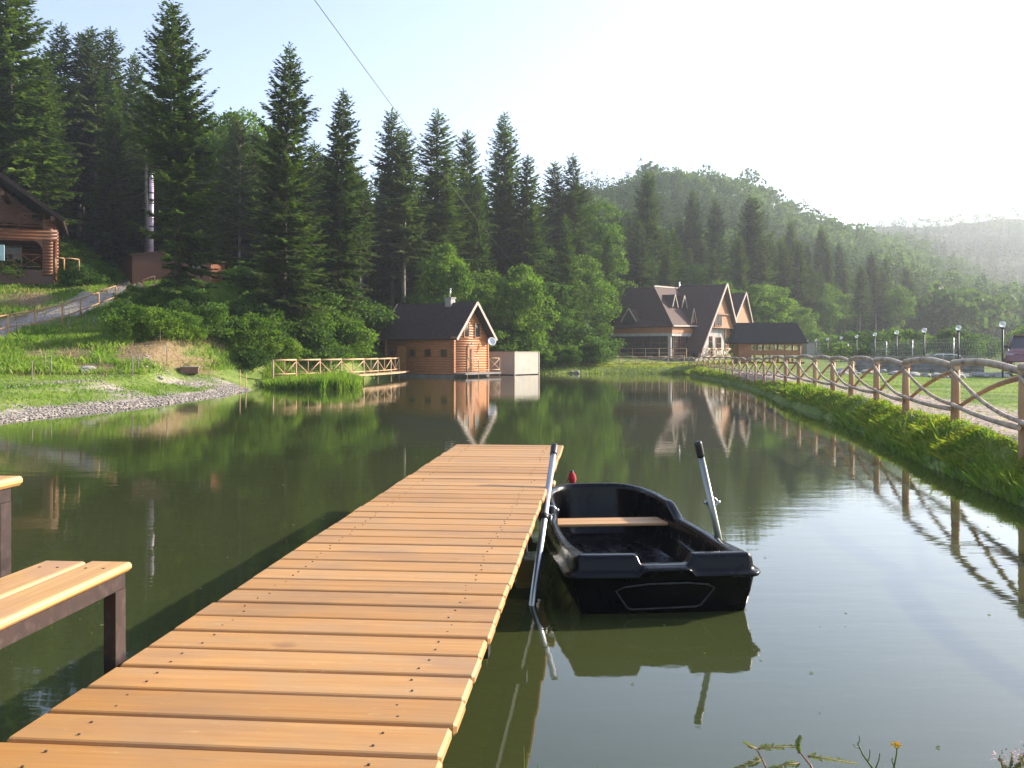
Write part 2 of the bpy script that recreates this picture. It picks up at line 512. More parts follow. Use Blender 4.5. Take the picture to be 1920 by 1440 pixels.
# the gravel track that climbs past the rail to the shed
TRK = [(-27,44),(-24,48.5),(-23.5,53),(-24.8,57.5),(-26,61.5),(-26.3,66),(-24,70)]
def linedist(x, y, pts):
    d2 = np.full(x.shape, 1e9)
    for (ax, ay), (bx, by) in zip(pts[:-1], pts[1:]):
        ex, ey = bx-ax, by-ay
        t = np.clip(((x-ax)*ex + (y-ay)*ey)/(ex*ex+ey*ey), 0, 1)
        d2 = np.minimum(d2, (x-ax-t*ex)**2 + (y-ay-t*ey)**2)
    return np.sqrt(d2)
_yy = np.concatenate([np.arange(3, 60, .1), np.arange(60, 160, .25), np.arange(160, 900, 2)])
def hit(px, py, ymin=3.0):
    """where the line of sight through a picture point meets the ground"""
    x = (px-CX)/F*_yy; zl = EYE - (py-HY)/F*_yy
    g = np.maximum(GZ(x, _yy), 0)
    k = np.nonzero((zl < g) & (_yy >= ymin))[0]
    if not len(k): return on(px, 200)
    k = k[0]
    return Vector((x[k], _yy[k], g[k]))

TRKP = [hit(-90, 640), hit(20, 606), hit(120, 583), hit(185, 560), hit(225, 545), hit(250, 532)]
trk = linedist(xf, yf, [(p.x, p.y) for p in TRKP])
grav2 = sstep(1.7, .9, trk + 1.0*nz2) * (xf < -20)
def blob(px, py, rx, ry, amp=1.0):
    q = ((pxf-px)/rx)**2 + ((pyf-py)/ry)**2
    return amp*sstep(1.3, .5, q + 1.6*nz2 + .6*nz)
earth = np.zeros(len(xf))
for a in ((300,655,95,32),(345,680,70,22),(180,690,60,12,.8),(75,665,40,12,.8),(140,665,50,16,.8),(30,690,40,14,.8),(60,560,60,22),(10,580,40,20),(240,500,18,28),(400,640,60,14,.6),(215,500,25,25,.7)):
    earth = np.maximum(earth, blob(*a) * ((yf > 35) & (yf < 80) & (xf < -6)))
FN = [(5.9,6.5),(6.2,9.2),(6.9,12.95),(7.85,17),(8.4,20.5),(9.1,24),(9.5,27),(9.9,30),(10.35,33)]
for k in range(1, 16):
    t = k/15.; FN.append((10.35 + (14.9-10.35)*t + .35*math.sin(t*3.1), 33 + (79-33)*t))
fdist = linedist(xf, yf, FN)
fenx = np.interp(yf, [p[1] for p in FN], [p[0] for p in FN])
side = xf - fenx
path = np.where((side > -.05) & (yf > 4) & (yf < 62), sstep(2.4, 1.9, side + .8*nz2), 0)*sstep(-.05, .15, side)
forest = np.clip(sstep(0, 3, ZZ - (3.5 + .03*yf)) * (yf > 68), 0, 1)
forest = np.maximum(forest, sstep(120, 150, yf)*(ZZ > 1.5))
kind = np.stack([np.maximum(grav, grav2), earth, path, forest], 1)

def groundmat():
    m, nt, b = nodemat("ground_cover")
    at = nt.nodes.new("ShaderNodeAttribute"); at.attribute_name = "kind"
    sp = nt.nodes.new("ShaderNodeSeparateColor"); nt.links.new(at.outputs[0], sp.inputs[0])
    n1 = noise(nt, .35, 5); n2 = noise(nt, 3.2, 5); n3 = noise(nt, 14, 4)
    g = mixc(nt, ramp(nt, n1, .38, .62), (.10,.16,.03), (.21,.25,.07))
    g = mixc(nt, ramp(nt, n2, .52, .68), g, (.07,.115,.02))
    g = mixc(nt, ramp2(nt, n3, .56, .75, 0, .6), g, (.28,.25,.12))
    vor = nt.nodes.new("ShaderNodeTexVoronoi"); vor.inputs["Scale"].default_value = 7.0
    tc = nt.nodes.new("ShaderNodeTexCoord"); nt.links.new(tc.outputs["Object"], vor.inputs["Vector"])
    hs = nt.nodes.new("ShaderNodeSeparateColor"); nt.links.new(vor.outputs["Color"], hs.inputs[0])
    gr = mixc(nt, hs.outputs[0], (.46,.40,.34), (.20,.17,.145))
    gr = mixc(nt, ramp2(nt, n3, .4, .65, 0, .8), gr, (.36,.31,.27))
    c = mixc(nt, sp.outputs[0], g, gr)
    er = mixc(nt, ramp(nt, n2, .35, .65), (.25,.175,.10), (.16,.10,.05))
    er = mixc(nt, ramp(nt, n3, .5, .7), er, (.30,.25,.14))
    c = mixc(nt, sp.outputs[1], c, er)
    v2 = nt.nodes.new("ShaderNodeTexVoronoi"); v2.inputs["Scale"].default_value = 3.4; v2.feature = 'DISTANCE_TO_EDGE'
    v3 = nt.nodes.new("ShaderNodeTexVoronoi"); v3.inputs["Scale"].default_value = 3.4
    nt.links.new(tc.outputs["Object"], v2.inputs["Vector"]); nt.links.new(tc.outputs["Object"], v3.inputs["Vector"])
    h3 = nt.nodes.new("ShaderNodeSeparateColor"); nt.links.new(v3.outputs["Color"], h3.inputs[0])
    st = mixc(nt, h3.outputs[0], (.44,.34,.29), (.33,.27,.25))
    st = mixc(nt, ramp2(nt, v2.outputs[0], .02, .06, 1, 0), st, (.14,.13,.06))
    c = mixc(nt, sp.outputs[2], c, st)
    fl = mixc(nt, ramp(nt, n2, .4, .6), (.05,.045,.02), (.03,.05,.014))
    c = mixc(nt, at.outputs["Alpha"], c, fl)
    nt.links.new(c, b.inputs["Base Color"]); b.inputs["Roughness"].default_value = .95
    b.inputs["Specular IOR Level"].default_value = .1
    ad = nt.nodes.new("ShaderNodeMath"); ad.operation = 'ADD'; nt.links.new(n2, ad.inputs[0]); nt.links.new(vor.outputs["Distance"], ad.inputs[1])
    bump(nt, ad.outputs[0], b, .8, .05)
    return m
M['ground'] = groundmat()
gme = np_mesh("ground", np.stack([xf, yf, ZZ], 1), faces, M['ground'], True, kind)
tag(link("ground", gme), kind="structure")
wx = np.array([-34, -10, 14.5, 22]); 
wm = MB().add([(-34,-8,0),(16,-8,0),(16,84,0),(-34,84,0)], [(0,1,2,3)]).build("water", M['water'])
tag(wm, kind="structure")

# ------------------------------------------------------------------ haze
hz = MB().box((-1003,-303,-3.2),(1003,1303,150)).build("haze", bpy.data.materials.new("haze_air"))
hm = hz.data.materials[0]; hm.use_nodes = True
hnt = hm.node_tree; hnt.nodes.clear()
ho = hnt.nodes.new("ShaderNodeOutputMaterial"); hv = hnt.nodes.new("ShaderNodeVolumePrincipled")
hv.inputs["Color"].default_value = (.86,.93,1,1); hv.inputs["Density"].default_value = .00050; hv.inputs["Anisotropy"].default_value = .5
hnt.links.new(hv.outputs[0], ho.inputs["Volume"])
tag(hz, kind="stuff")

# ------------------------------------------------------------------ plants: generators
rng = np.random.RandomState(11)
def unit(a):
    return a/np.maximum(np.linalg.norm(a, axis=-1, keepdims=True), 1e-9)

def quads(c, u, w):
    """tapered leaf quads: base c, length vector u, half width vector w"""
    v = np.stack([c - w*.55, c + w*.55, c + u*.55 + w, c + u, c + u*.55 - w], 1)
    n = len(c)
    base = np.arange(n)[:, None]*5
    f1 = base + np.array([[0,1,2,4]])
    f2 = base + np.array([[4,2,3,3]])
    return v.reshape(-1, 3), f1, base + np.array([[4,2,3]])

def leaf_mesh(name, c, u, w, m):
    """each leaf = kite of two triangles"""
    v = np.stack([c, c + u*.45 + w, c + u, c + u*.45 - w], 1).reshape(-1, 3)
    n = len(c)
    f = (np.arange(n)[:, None]*4 + np.array([[0,1,2,3]]))
    return np_mesh(name, v, f, m)

def conifer_leaves(seed, H, Rr, bare, shape=.85, droop=.25, step=.30, dens=1.0, gap=0.0, wid=.055, bulge=.12, notch=False):
    r = np.random.RandomState(seed)
    C, U, Wd, limbs = [], [], [], []
    z = bare*H
    while z < H*.985:
        t = (z - bare*H)/(H - bare*H)
        prof = (1-t)**shape * (.70 + .30*min(1, t/bulge))
        nb = 6 if t < .8 else 5
        a0 = r.rand()*6.28
        for k in range(nb):
            if r.rand() < gap*(1-t)*1.2: continue
            az = a0 + k*6.283/nb + r.normal(0, .25)
            L = max(.16, Rr*prof*r.uniform(.62, 1.18))
            if notch and t < .40 and math.cos(az) < -.45: L *= .42
            el = math.radians(-16 + 58*t**.75) + r.normal(0, .10)
            d = np.array([math.cos(az), math.sin(az), 0.]); sd = np.array([-d[1], d[0], 0.])
            zz0 = z + r.normal(0, .08)
            m = max(4, int(L/.085*dens))
            s = np.sort(r.uniform(.06, 1.0, m*2))
            side = np.where(r.rand(m*2) < .5, -1., 1.)
            zc = math.tan(el)*L*s - droop*L*s**2*.55 + .14*L*s**4
            c = d*(L*s)[:, None] + np.array([0, 0, 1.])*(zz0 + zc)[:, None]
            c = c + sd*(L*.03*np.sin(s*4+az))[:, None]
            ln = np.clip((.15 + .36*L*(1.02-s))*r.uniform(.5, 1.15, m*2), .14, .75)
            dirv = unit(d*(.75 + .3*s)[:, None] + sd*(side*r.uniform(.5, 1.05, m*2))[:, None] + np.array([0,0,1.])*(math.tan(el)*.5 - .20 - .35*droop + r.normal(0, .16, m*2))[:, None])
            rol = r.normal(0, .55, m*2)
            wv = unit(np.cross(dirv, np.array([0,0,1.]))) 
            up = np.cross(wv, dirv)
            wv = wv*np.cos(rol)[:, None] + up*np.sin(rol)[:, None]
            C.append(c); U.append(dirv*ln[:, None]); Wd.append(wv*(wid*(.6+ln*1.1))[:, None])
            # hanging/rising secondary twigs along each side spray
            q = c + dirv*(ln*r.uniform(.25, .8, m*2))[:, None]
            l2 = ln*r.uniform(.3, .6, m*2)
            d2 = unit(dirv + sd*(r.normal(0, .7, m*2))[:, None] + d*(r.uniform(0, .9, m*2))[:, None] - np.array([0,0,1.])*(r.uniform(-.15, .5, m*2))[:, None])
            w2 = unit(np.cross(d2, up + .01)); C.append(q); U.append(d2*l2[:, None]); Wd.append(w2*(wid*.75))
            if t < .93:
                ss = np.array([0, .5, 1.]); zl = math.tan(el)*L*ss - droop*L*ss**2*.55 + .14*L*ss**4
                limbs.append(d*(L*ss)[:, None] + np.array([0,0,1.])*(zz0 + zl)[:, None])
        z += step*(1.15 - .55*t)*r.uniform(.8, 1.2)
    # leader
    n = 26
    zz = r.uniform(H*.95, H, n); a = r.rand(n)*6.28
    dv = unit(np.stack([np.cos(a)*.6, np.sin(a)*.6, np.full(n, .9)], 1))
    C.append(np.stack([zz*0, zz*0, zz], 1)); U.append(dv*r.uniform(.15, .3, n)[:, None]); Wd.append(unit(np.cross(dv, [0,0,1.]))*.035)
    return np.concatenate(C), np.concatenate(U), np.concatenate(Wd), limbs

def trunk_mesh(name, H, r0, limbs, m, seed=0, bare=.1, stubs=0, lean=.0):
    r = random.Random(seed)
    b = MB()
    n = 9
    b.tube([(math.sin(i*.9+seed)*.04*i/n*2, math.cos(i*1.1+seed)*.04*i/n*2, -.6 + (H*.99+.6)*i/n) for i in range(n+1)], [r0*(1-.93*(i/n)**.9)*(1.25 if i == 0 else 1) for i in range(n+1)], 8)
    for L in limbs:
        rr = r0*.13
        b.tube([tuple(p) for p in L], [rr, rr*.7, rr*.25], 3, False)
    for k in range(stubs):
        z = bare*H*r.uniform(.2, 1.0); a = r.uniform(0, 6.28); l = r.uniform(.3, 1.1)
        b.tube([(0,0,z), (math.cos(a)*l, math.sin(a)*l, z - .15*l)], [.022, .006], 3, False)
    o = b.build(name, m); me = o.data; bpy.data.objects.remove(o); return me

def decid_leaves(seed, H, Rr, base=.25, blobs=34, per=300, size=.17, flat=.8, sway=.3):
    r = np.random.RandomState(seed)
    C, U, Wd, limbs = [], [], [], []
    zc = H*(base + (1-base)*.5); hz_ = H*(1-base)*.5
    for k in range(blobs):
        u = unit(r.normal(0, 1, 3)); rad = r.uniform(.4, 1.08)
        t = u[2]*rad
        wr = Rr*(1 - .25*max(0, t)**1.2)
        p = np.array([u[0]*wr*rad, u[1]*wr*rad, zc + hz_*t*.95])
        br = Rr*r.uniform(.15, .36)
        n = int(per*r.uniform(.6, 1.2))
        v = unit(r.normal(0, 1, (n, 3)))
        v[:, 2] = np.where(r.rand(n) < .5, np.abs(v[:, 2]), v[:, 2])
        rr = r.uniform(.55, 1.05, n)**.6*br
        pos = p + v*rr[:, None]*np.array([1.15, 1.15, flat])
        pos = pos + r.normal(0, .06, (n, 3))
        dirv = unit(v*.5 + r.normal(0, .8, (n, 3)) - np.array([0, 0, .25]))
        ln = size*r.uniform(.6, 1.3, n)
        wv = unit(np.cross(dirv, r.normal(0, 1, (n, 3))))*(ln*.36)[:, None]
        C.append(pos); U.append(dirv*ln[:, None]); Wd.append(wv)
        a = np.array([0, 0, H*(base*.6 + .25*r.rand())])
        limbs.append(np.stack([a, (a+p)*.5 + np.array([0, 0, .1*H*.3]), p]))
    return np.concatenate(C), np.concatenate(U), np.concatenate(Wd), limbs

CON, DEC, BUSH = [], [], []
for i, (Rr, bare, shp, drp, gp, mt) in enumerate((
    (3.1, .08, .62, .22, .03, 'conifer'), (2.8, .14, .62, .30, .06, 'conifer'), (2.6, .28, .58, .28, .12, 'conifer'),
    (2.5, .40, .55, .34, .16, 'conifer'), (3.7, .05, .60, .16, .05, 'conifer'), (2.9, .05, .72, .42, .06, 'spruce_light'), (2.2, .48, .5, .28, .2, 'conifer'), (3.5, .12, .62, .14, .05, 'conifer'))):
    H = 17.0
    c, u, w, lm = conifer_leaves(100+i, H, Rr, bare, shp, drp, .29, 1.15, gp, wid=.068, bulge=.45 if i == 7 else .12, notch=(i == 7))
    cm = leaf_mesh("crown", c, u, w, M[mt])
    CON.append((cm, trunk_mesh("trunk", H, .21, lm, M['bark'] if i not in (3, 6) else M['bark_pale'], i, bare, 22 if bare > .2 else 6), H))
for i, (H, Rr, base, mt, bl) in enumerate(((10, 3.1, .18, 'decid', 44), (11, 2.6, .28, 'decid', 38), (9, 3.4, .12, 'decid_dark', 46), (12, 3.0, .35, 'decid_dark', 40), (8, 2.5, .08, 'decid', 40))):
    c, u, w, lm = decid_leaves(200+i, H, Rr, base, int(bl*1.5), 260, .21)
    DEC.append((leaf_mesh("crown", c, u, w, M[mt]), trunk_mesh("trunk", H*.8, .15, lm, M['bark_pale' if i % 2 else 'bark'], i, .2, 0), H))
for i, (H, Rr, mt) in enumerate(((2.2, 1.3, 'decid'), (1.7, 1.2, 'decid_dark'), (2.8, 1.2, 'decid'))):
    c, u, w, lm = decid_leaves(300+i, H, Rr, .02, 34, 130, .125)
    BUSH.append((leaf_mesh("foliage", c, u, w, M[mt]), trunk_mesh("stem", H*.7, .035, lm[:9], M['bark'], i, .2, 0), H))

n_tree = 0
def plant(kind, protos, k, x, y, H, label, cat, group=None, rz=None, wide=1.0, sink=.15, parts=True, zb=None):
    cm, tm, H0 = protos[k]
    s = H/H0
    z = gz(x, y) if zb is None else zb
    root = empty(kind, (x, y, z - sink), random.uniform(0, 6.28) if rz is None else rz)
    root.scale = (s*wide, s*wide, s)
    link("foliage" if protos is BUSH else "crown", cm, root)
    link("stem" if protos is BUSH else "trunk", tm, root)
    if protos is CON:
        root.rotation_euler = (random.uniform(-.03,.03), random.uniform(-.03,.03), root.rotation_euler[2])
        k1 = random.uniform(.9, 1.12); root.scale = (s*wide*k1, s*wide/k1, s)
    tag(root, label, cat, group)
    return root
random.seed(4)

# ------------------------------------------------------------------ trees one can tell apart
# (kind, proto, px, Y, top row, width factor, label)
HERO = [
 ('C',0,  28, 70, -230, 1.0, "tallest dark conifer at the far left, its top cut by the picture edge"),
 ('C',1, 103, 84,  38, 1.0, "dark conifer second from the left edge on the skyline"),
 ('C',6, 148, 88,  60, .9, "slim dark conifer tip between two broader conifers at upper left"),
 ('C',3, 185, 86,  48, 1.0, "bare-stemmed conifer with a twin neighbour at upper left"),
 ('C',2, 213, 90,  52, 1.0, "right one of the twin-topped conifers at upper left"),
 ('C',5, 212, 80, 150, .85, "yellowish green slender conifer in front of the twin tops"),
 ('C',2, 243, 92,  95, 1.0, "conifer directly left of the big ragged one, half hidden"),
 ('C',7, 334, 56.5, -2, 1.0, "big ragged conifer with wide branches in front of the brown shed"),
 ('C',0, 527, 59, 86, 1.0, "tall dense dark conifer with a thick bare base on the grassy slope"),
 ('C',1, 632, 66, 162, 1.02, "narrow conifer right of the tall dense one, branches down to the bank"),
 ('C',2, 590, 78, 262, .95, "shorter conifer in the gap behind two tall ones on the left bank"),
 ('C',2, 735, 84, 205, 1.0, "dark conifer left of the pair above the cabin roof"),
 ('C',3, 757, 82, 236, 1.05, "conifer with a long pale bare trunk above the brown cabin"),
 ('C',1, 818, 86, 204, 1.1, "pointed conifer straight above the cabin chimney"),
 ('C',3, 880, 92, 243, .95, "thin-topped conifer right of the one above the cabin chimney"),
 ('C',0, 950, 96, 210, 1.0, "tallest conifer of the middle group right of the cabin"),
 ('C',2, 985, 94, 285, 1.05, "shoulder-high conifer leaning on the tallest of the middle group"),
 ('C',3,1035,100, 300, .9, "scraggy conifer with bare lower stem right of the middle group"),
 ('C',2,1080,100, 288, 1.0, "last conifer of the near skyline before the far hill shows"),
 ('C',5,1068, 90, 400, .95, "soft yellow-green spruce left of the steep-roofed restaurant"),
 ('C',5,1140,104, 440, .9, "light spruce with pale stem just left of the restaurant roof"),
 ('C',4,1210,128, 322, 1.05, "big dark conifer rising behind the steep-roofed restaurant"),
 ('C',5,1262,122, 425, 1.25, "sunlit broad spruce behind the restaurant ridge"),
 ('C',1,1297,150, 352, 1.0, "dark pointed conifer on the slope above the restaurant gables"),
 ('C',0,1347,150, 372, 1.0, "dark conifer between two others above the second gable"),
 ('C',4,1408,138, 368, 1.1, "broad dark conifer above the open pavilion"),
 ('C',1,1480,160, 410, 1.0, "hazy conifer right of the broad one above the pavilion"),
 ('C',0,1540,165, 422, 1.0, "hazy conifer highest of the group above the lamp row"),
 ('C',1,1578,165, 450, 1.0, "hazy conifer left of the gap above the lamp row"),
 ('C',0,1635,170, 470, 1.0, "hazy conifer in the descending row above the lamps"),
 ('C',0,1660,172, 478, .9, "hazy conifer near the right end of the descending row"),
 ('C',1,1703,178, 495, 1.0, "last hazy conifer at the right end of the wooded spur"),
 ('D',0, 440, 88, 215, 1.0, "bright green broad-leaved tree between the two tall left conifers"),
 ('D',1, 425, 97, 196, 1.0, "broad-leaved crown touching the sky behind the bright green tree"),
 ('D',4, 832, 79, 462, .9, "bright young broad-leaved tree behind the cabin chimney"),
 ('D',0, 905, 84, 500, 1.1, "rounded bright shrub-tree behind the cabin gable"),
 ('D',4, 975, 82, 500, 1.1, "leaning bright green tree right of the cabin gable"),
 ('D',2,1030, 88, 520, .9, "darker broad-leaved tree behind the playhouse roof on the bank"),
 ('D',1,1112,108, 372, .9, "tall green broad-leaved tree beside the last near conifer"),
 ('D',0,1100, 96, 470, .9, "sunlit broad-leaved tree left of the restaurant roof"),
 ('D',0,1368,120, 520, 1.0, "bright broad-leaved tree right behind the tallest gable"),
 ('D',4,1420,118, 535, 1.2, "rounded bright tree above the pavilion roof"),
 ('D',1,1452,120, 528, 1.1, "taller pale green tree above the pavilion roof"),
 ('D',0,1497,128, 560, 1.1, "pale green tree at the right end of the pavilion roof"),
 ('D',2, 600, 70, 560, .8, "dark leafy tree low on the bank below the tall conifers"),
 ('D',4, 650, 68, 590, .9, "leafy tree at the water edge left of the cabin"),
 ('D',2, 700, 74, 560, .9, "dark leafy tree directly left of the cabin roof"),
]
for kd, pr, px, Y, top, wf, lab in HERO:
    x, y, z = on(px, Y)
    H = EYE + (HY-top)/F*Y - z
    if kd == 'C': plant("conifer", CON, pr, x, y, H, lab, "conifer", wide=1.1*wf*(17/H)**.35 if H > 17 else 1.12*wf*(17/H)**.5, rz=0.0 if pr == 7 else None)
    else: plant("broadleaf_tree", DEC, pr, x, y, H, lab, "tree", wide=wf)

# ------------------------------------------------------------------ the wood: fill behind the heroes
SKX = [-500,-150,0,60,120,200,250,330,390,430,480,530,590,640,680,720,770,800,870,900,960,1000,1060,1100,1200,1300,1400,1500,1600,1700,1800,1950]
SKY = [60,60,60,95,110,130,150,200,230,222,215,240,300,310,320,310,330,320,305,310,300,330,345,360,405,420,430,445,490,520,575,600]
occ = [(h[2], h[3]) for h in HERO]
heroxy = np.array([on(h[2], h[3])[:2] for h in HERO])
cand = []
rr = random.Random(9)
gy = 66.0
while gy < 175:
    st = 3.6 if gy < 100 else 4.4
    gx = -72.0
    while gx < 88:
        x = gx + rr.uniform(-1.5, 1.5); y = gy + rr.uniform(-1.5, 1.5)
        px = CX + F*x/y
        gx += st
        if px < -330 or px > 1800: continue
        z = gz(x, y)
        if px < 300 and y < 76: continue
        if 300 <= px < 520 and y < 73: continue
        if 520 <= px < 700 and (y < 68): continue
        if 700 <= px < 1100 and (z < 2.2 or y < 77): continue
        if px >= 1100 and (z < 2.6 or y < 112): continue
        if -29 < x < -8 and abs(y - (74 + (x+27.8)*.325)) < 3.2: continue
        if np.min(np.hypot(heroxy[:, 0]-x, heroxy[:, 1]-y)) < 1.9: continue
        cand.append((x, y, z, px))
    gy += st
print("cand", len(cand))
cnt = dict(C=0, D=0, S=0)
def zone(px, Y, kd):
    w = "conifer" if kd == 'C' else "broad-leaved tree"
    if px < 60: z = "in the dense wood behind the log lodge"
    elif px < 300: z = "in the dark wood above the gravel track"
    elif px < 560: z = "in the shaded wood behind the brown shed"
    elif px < 720: z = "in the wood left of the cabin chimney"
    elif px < 900: z = "in the wood straight behind the waterside cabin"
    elif px < 1120: z = "in the wood between cabin and restaurant"
    elif px < 1400: z = "on the hazy slope behind the restaurant"
    else: z = "on the hazy spur behind the pavilion and lamps"
    a = "dark" if kd == 'C' else "green"
    return f"{a} {w} {z}", ("conifers " if kd == 'C' else "broad-leaved trees ") + z
stuffC = []
cand.sort(key=lambda c: c[1])
for x, y, z, px in cand:
    sky_top = EYE + (HY - (np.interp(px, SKX, SKY) + rr.uniform(-18, 22)))/F*y
    kd = 'C' if rr.random() < (.80 if px < 700 else .62) else 'D'
    H = rr.uniform(12.5, 18) if kd == 'C' else rr.uniform(7.5, 11.5)
    if px > 1120: H *= .9
    H = min(H, sky_top - z)
    if H < 4.5: continue
    lim = 215 if kd == 'C' else 75
    if cnt[kd] >= lim or (y > 100 and px < 1050):
        stuffC.append((x, y, z, H, kd)); continue
    cnt[kd] += 1
    lab, grp = zone(px, y, kd)
    if kd == 'C': plant("conifer", CON, rr.choice([0,1,2,2,3,3,5,6]), x, y, H, lab, "conifer", grp, wide=(17/H)**.6*.92)
    else: plant("broadleaf_tree", DEC, rr.choice([0,1,2,3,3,4]), x, y, H, lab, "tree", grp, wide=1.0)
print("trees", cnt, len(stuffC))

def far_conifer(r, H, R_, n):
    t = r.rand(n)**1.25; a = r.rand(n)*6.283
    rad = R_*(1-t)**.8*r.uniform(.35, 1.05, n)
    z = H*(.12 + .88*t)
    d = np.stack([np.cos(a), np.sin(a), a*0], 1)
    c = d*rad[:, None]*.55 + np.stack([z*0, z*0, z], 1)
    u = (d*.9 + np.array([0, 0, -.25]))*(rad*.55 + .35)[:, None]
    w = np.stack([-d[:, 1], d[:, 0], r.normal(0, .4, n)], 1)*(.16 + .03*H*(1-t))[:, None]
    return c, u, w
def far_decid(r, H, R_, n):
    v = unit(r.normal(0, 1, (n, 3))); v[:, 2] = np.where(v[:, 2] < -.3, -v[:, 2], v[:, 2])
    bl = unit(r.normal(0, 1, (9, 3))); bl[:, 2] = np.abs(bl[:, 2])*.8
    k = r.randint(0, 9, n)
    c = (bl[k]*R_*.55 + v*R_*.52*r.uniform(.8, 1.05, n)[:, None])*np.array([1, 1, 1.35]) + np.array([0, 0, H - R_*1.55])
    u = unit(r.normal(0, 1, (n, 3)) + v*.4)*(R_*.27*r.uniform(.6, 1.2, n))[:, None]
    w = unit(np.cross(u, r.normal(0, 1, (n, 3))))*(R_*.11)
    return c - u*.5, u, w
def wood(name, spots, m_, seed, nq):
    r = np.random.RandomState(seed)
    A, B, C_ = [], [], []
    for x, y, z, H, kd in spots:
        n = nq(y)
        c, u, w = far_conifer(r, H, H*.17, n) if kd == 'C' else far_decid(r, H, H*.36, n)
        A.append(c + np.array([x, y, z-.3])); B.append(u); C_.append(w)
    me = leaf_mesh(name, np.concatenate(A), np.concatenate(B), np.concatenate(C_), m_)
    return tag(link(name, me), kind="stuff")
for s in stuffC: pass
# the big hill and the ridge behind it
hill = []
gy = 150.0
while gy < 900:
    st = 4.2 if gy < 300 else (5.5 if gy < 420 else 8.5)
    x0 = (900-CX)/F*gy; x1 = (2080-CX)/F*gy
    gx = x0
    while gx < x1:
        x = gx + rr.uniform(-.45, .45)*st; y = gy + rr.uniform(-.45, .45)*st
        gx += st
        px = CX + F*x/y
        if y < 178 and px < 1760: continue
        z = gz(x, y)
        if z < 2.0 or (y > 380 and px < 1560): continue
        cf = vn(np.array([x*.02]), np.array([y*.02]))[0] + .1*rr.uniform(-1, 1)
        kd = 'C' if cf > (.02 if y < 420 else -.1) else 'D'
        H = rr.uniform(9, 15) if kd == 'C' else rr.uniform(7, 12)
        if gy > 420: H *= .9
        elif rr.random() < .04: H *= 1.25
        hill.append((x, y, z, H, kd))
    gy += st
print("hill trees", len(hill))
nq = lambda y: 300 if y < 180 else (180 if y < 260 else (120 if y < 420 else 80))
allw = stuffC + hill
wood("far_wood", [s for s in allw if s[4] == 'D'], M['farleaf'], 3, nq)
wood("far_conifer_wood", [s for s in allw if s[4] == 'C'], M['fargreen'], 4, nq)

# ------------------------------------------------------------------ grass and undergrowth (nobody could count it)
def blades(name, pts, hgt, m_, seed, wid=.012, lean=.5, jit=0):
    r = np.random.RandomState(seed)
    n = len(pts)
    a = r.rand(n)*6.283; l = lean*r.rand(n)
    u = np.stack([np.cos(a)*l, np.sin(a)*l, np.ones(n)], 1)*(hgt*r.uniform(.45, 1.25, n))[:, None]
    a2 = r.rand(n)*6.283
    w = np.stack([np.cos(a2), np.sin(a2), np.zeros(n)], 1)*(wid*r.uniform(.6, 1.4, n))[:, None]
    tip = u + np.stack([np.cos(a), np.sin(a), -.5*np.ones(n)], 1)*(hgt*l*.5)[:, None]
    v = np.stack([pts - w, pts + w, pts + u*.6 + w*.7, pts + tip, pts + u*.6 - w*.7], 1).reshape(-1, 3)
    b = np.arange(n)[:, None]*5
    f = np.concatenate([b + np.array([[0,1,2,4]]), ])
    me = np_mesh(name, np.concatenate([v]), f, m_)
    # upper triangle as degenerate-free tri mesh merged through a second object is avoided: extend quads instead
    v2 = np.stack([pts - w, pts + w, pts + u*.6 + w*.5, pts + tip], 1).reshape(-1, 3)
    bpy.data.meshes.remove(me)
    f2 = np.arange(n)[:, None]*4 + np.array([[0,1,2,3]])
    me = np_mesh(name, v2, f2, m_)
    return tag(link(name, me), kind="stuff")

def scatter(n, xr, yr, cond, seed, clump=None):
    r = np.random.RandomState(seed)
    out = []
    tot = 0
    while tot < n:
        x = r.uniform(*xr, n*2); y = r.uniform(*yr, n*2)
        if clump is not None:
            k = fbm(x*clump, y*clump) > r.uniform(-.5, .35, len(x)); x = x[k]; y = y[k]
        d = sdf(x, y)
        k = cond(x, y, d); x = x[k]; y = y[k]
        if len(x) == 0: break
        out.append((x, y)); tot += len(x)
    x = np.concatenate([o[0] for o in out])[:n]; y = np.concatenate([o[1] for o in out])[:n]
    return np.stack([x, y, GZ(x, y) - .02], 1)

fX, fY = [p[0] for p in FN], [p[1] for p in FN]
def sidef(x, y): return x - np.interp(y, fY, fX)
# right bank, dense near the camera
def bank(x, y, d): return (d > -.12) & (sidef(x, y) < .15)
def bank(x, y, d): return (d > .13) & (sidef(x, y) < .12)
for q, (n_, xr, yr, hh, ww) in enumerate(((26000, (5.2, 8.2), (6, 16), .12, .0075), (22000, (6.4, 10.6), (15, 32), .13, .012), (15000, (9.2, 15.5), (31, 80), .19, .024))):
    for tone in range(4):
        k_ = (.45, .14, .35, .06)[tone]
        pp_ = scatter(int(n_*k_), xr, yr, bank, 60 + q*4 + tone, (.35, 1.1, .8, 1.3)[tone])
        cl = np.clip(fbm(pp_[:, 0]*1.6 + tone*5, pp_[:, 1]*1.6), -.45, .6)
        nf_ = .45 + .55*sstep(-.08, -.38, sidef(pp_[:, 0], pp_[:, 1]))
        blades("bank_grass", pp_, nf_*(hh*(1, 1.2, .8, 1.7)[tone])*(.9 + 1.2*cl), M[('grass', 'reed', 'drygrass_green', 'reed')[tone]], 70 + q*4 + tone, ww*(1, 1.3, .8, 1.0)[tone], (1.0, .8, 1.0, .35)[tone])
# tall waterside leaves low on the bank
p4 = scatter(1500, (5.2, 9.5), (6, 26), lambda x, y, d: (d > -.06) & (d < .2), 4, .9)
blades("waterside_weed", p4, .22 + 0*p4[:, 0], M['reed'], 4, .014, .6)
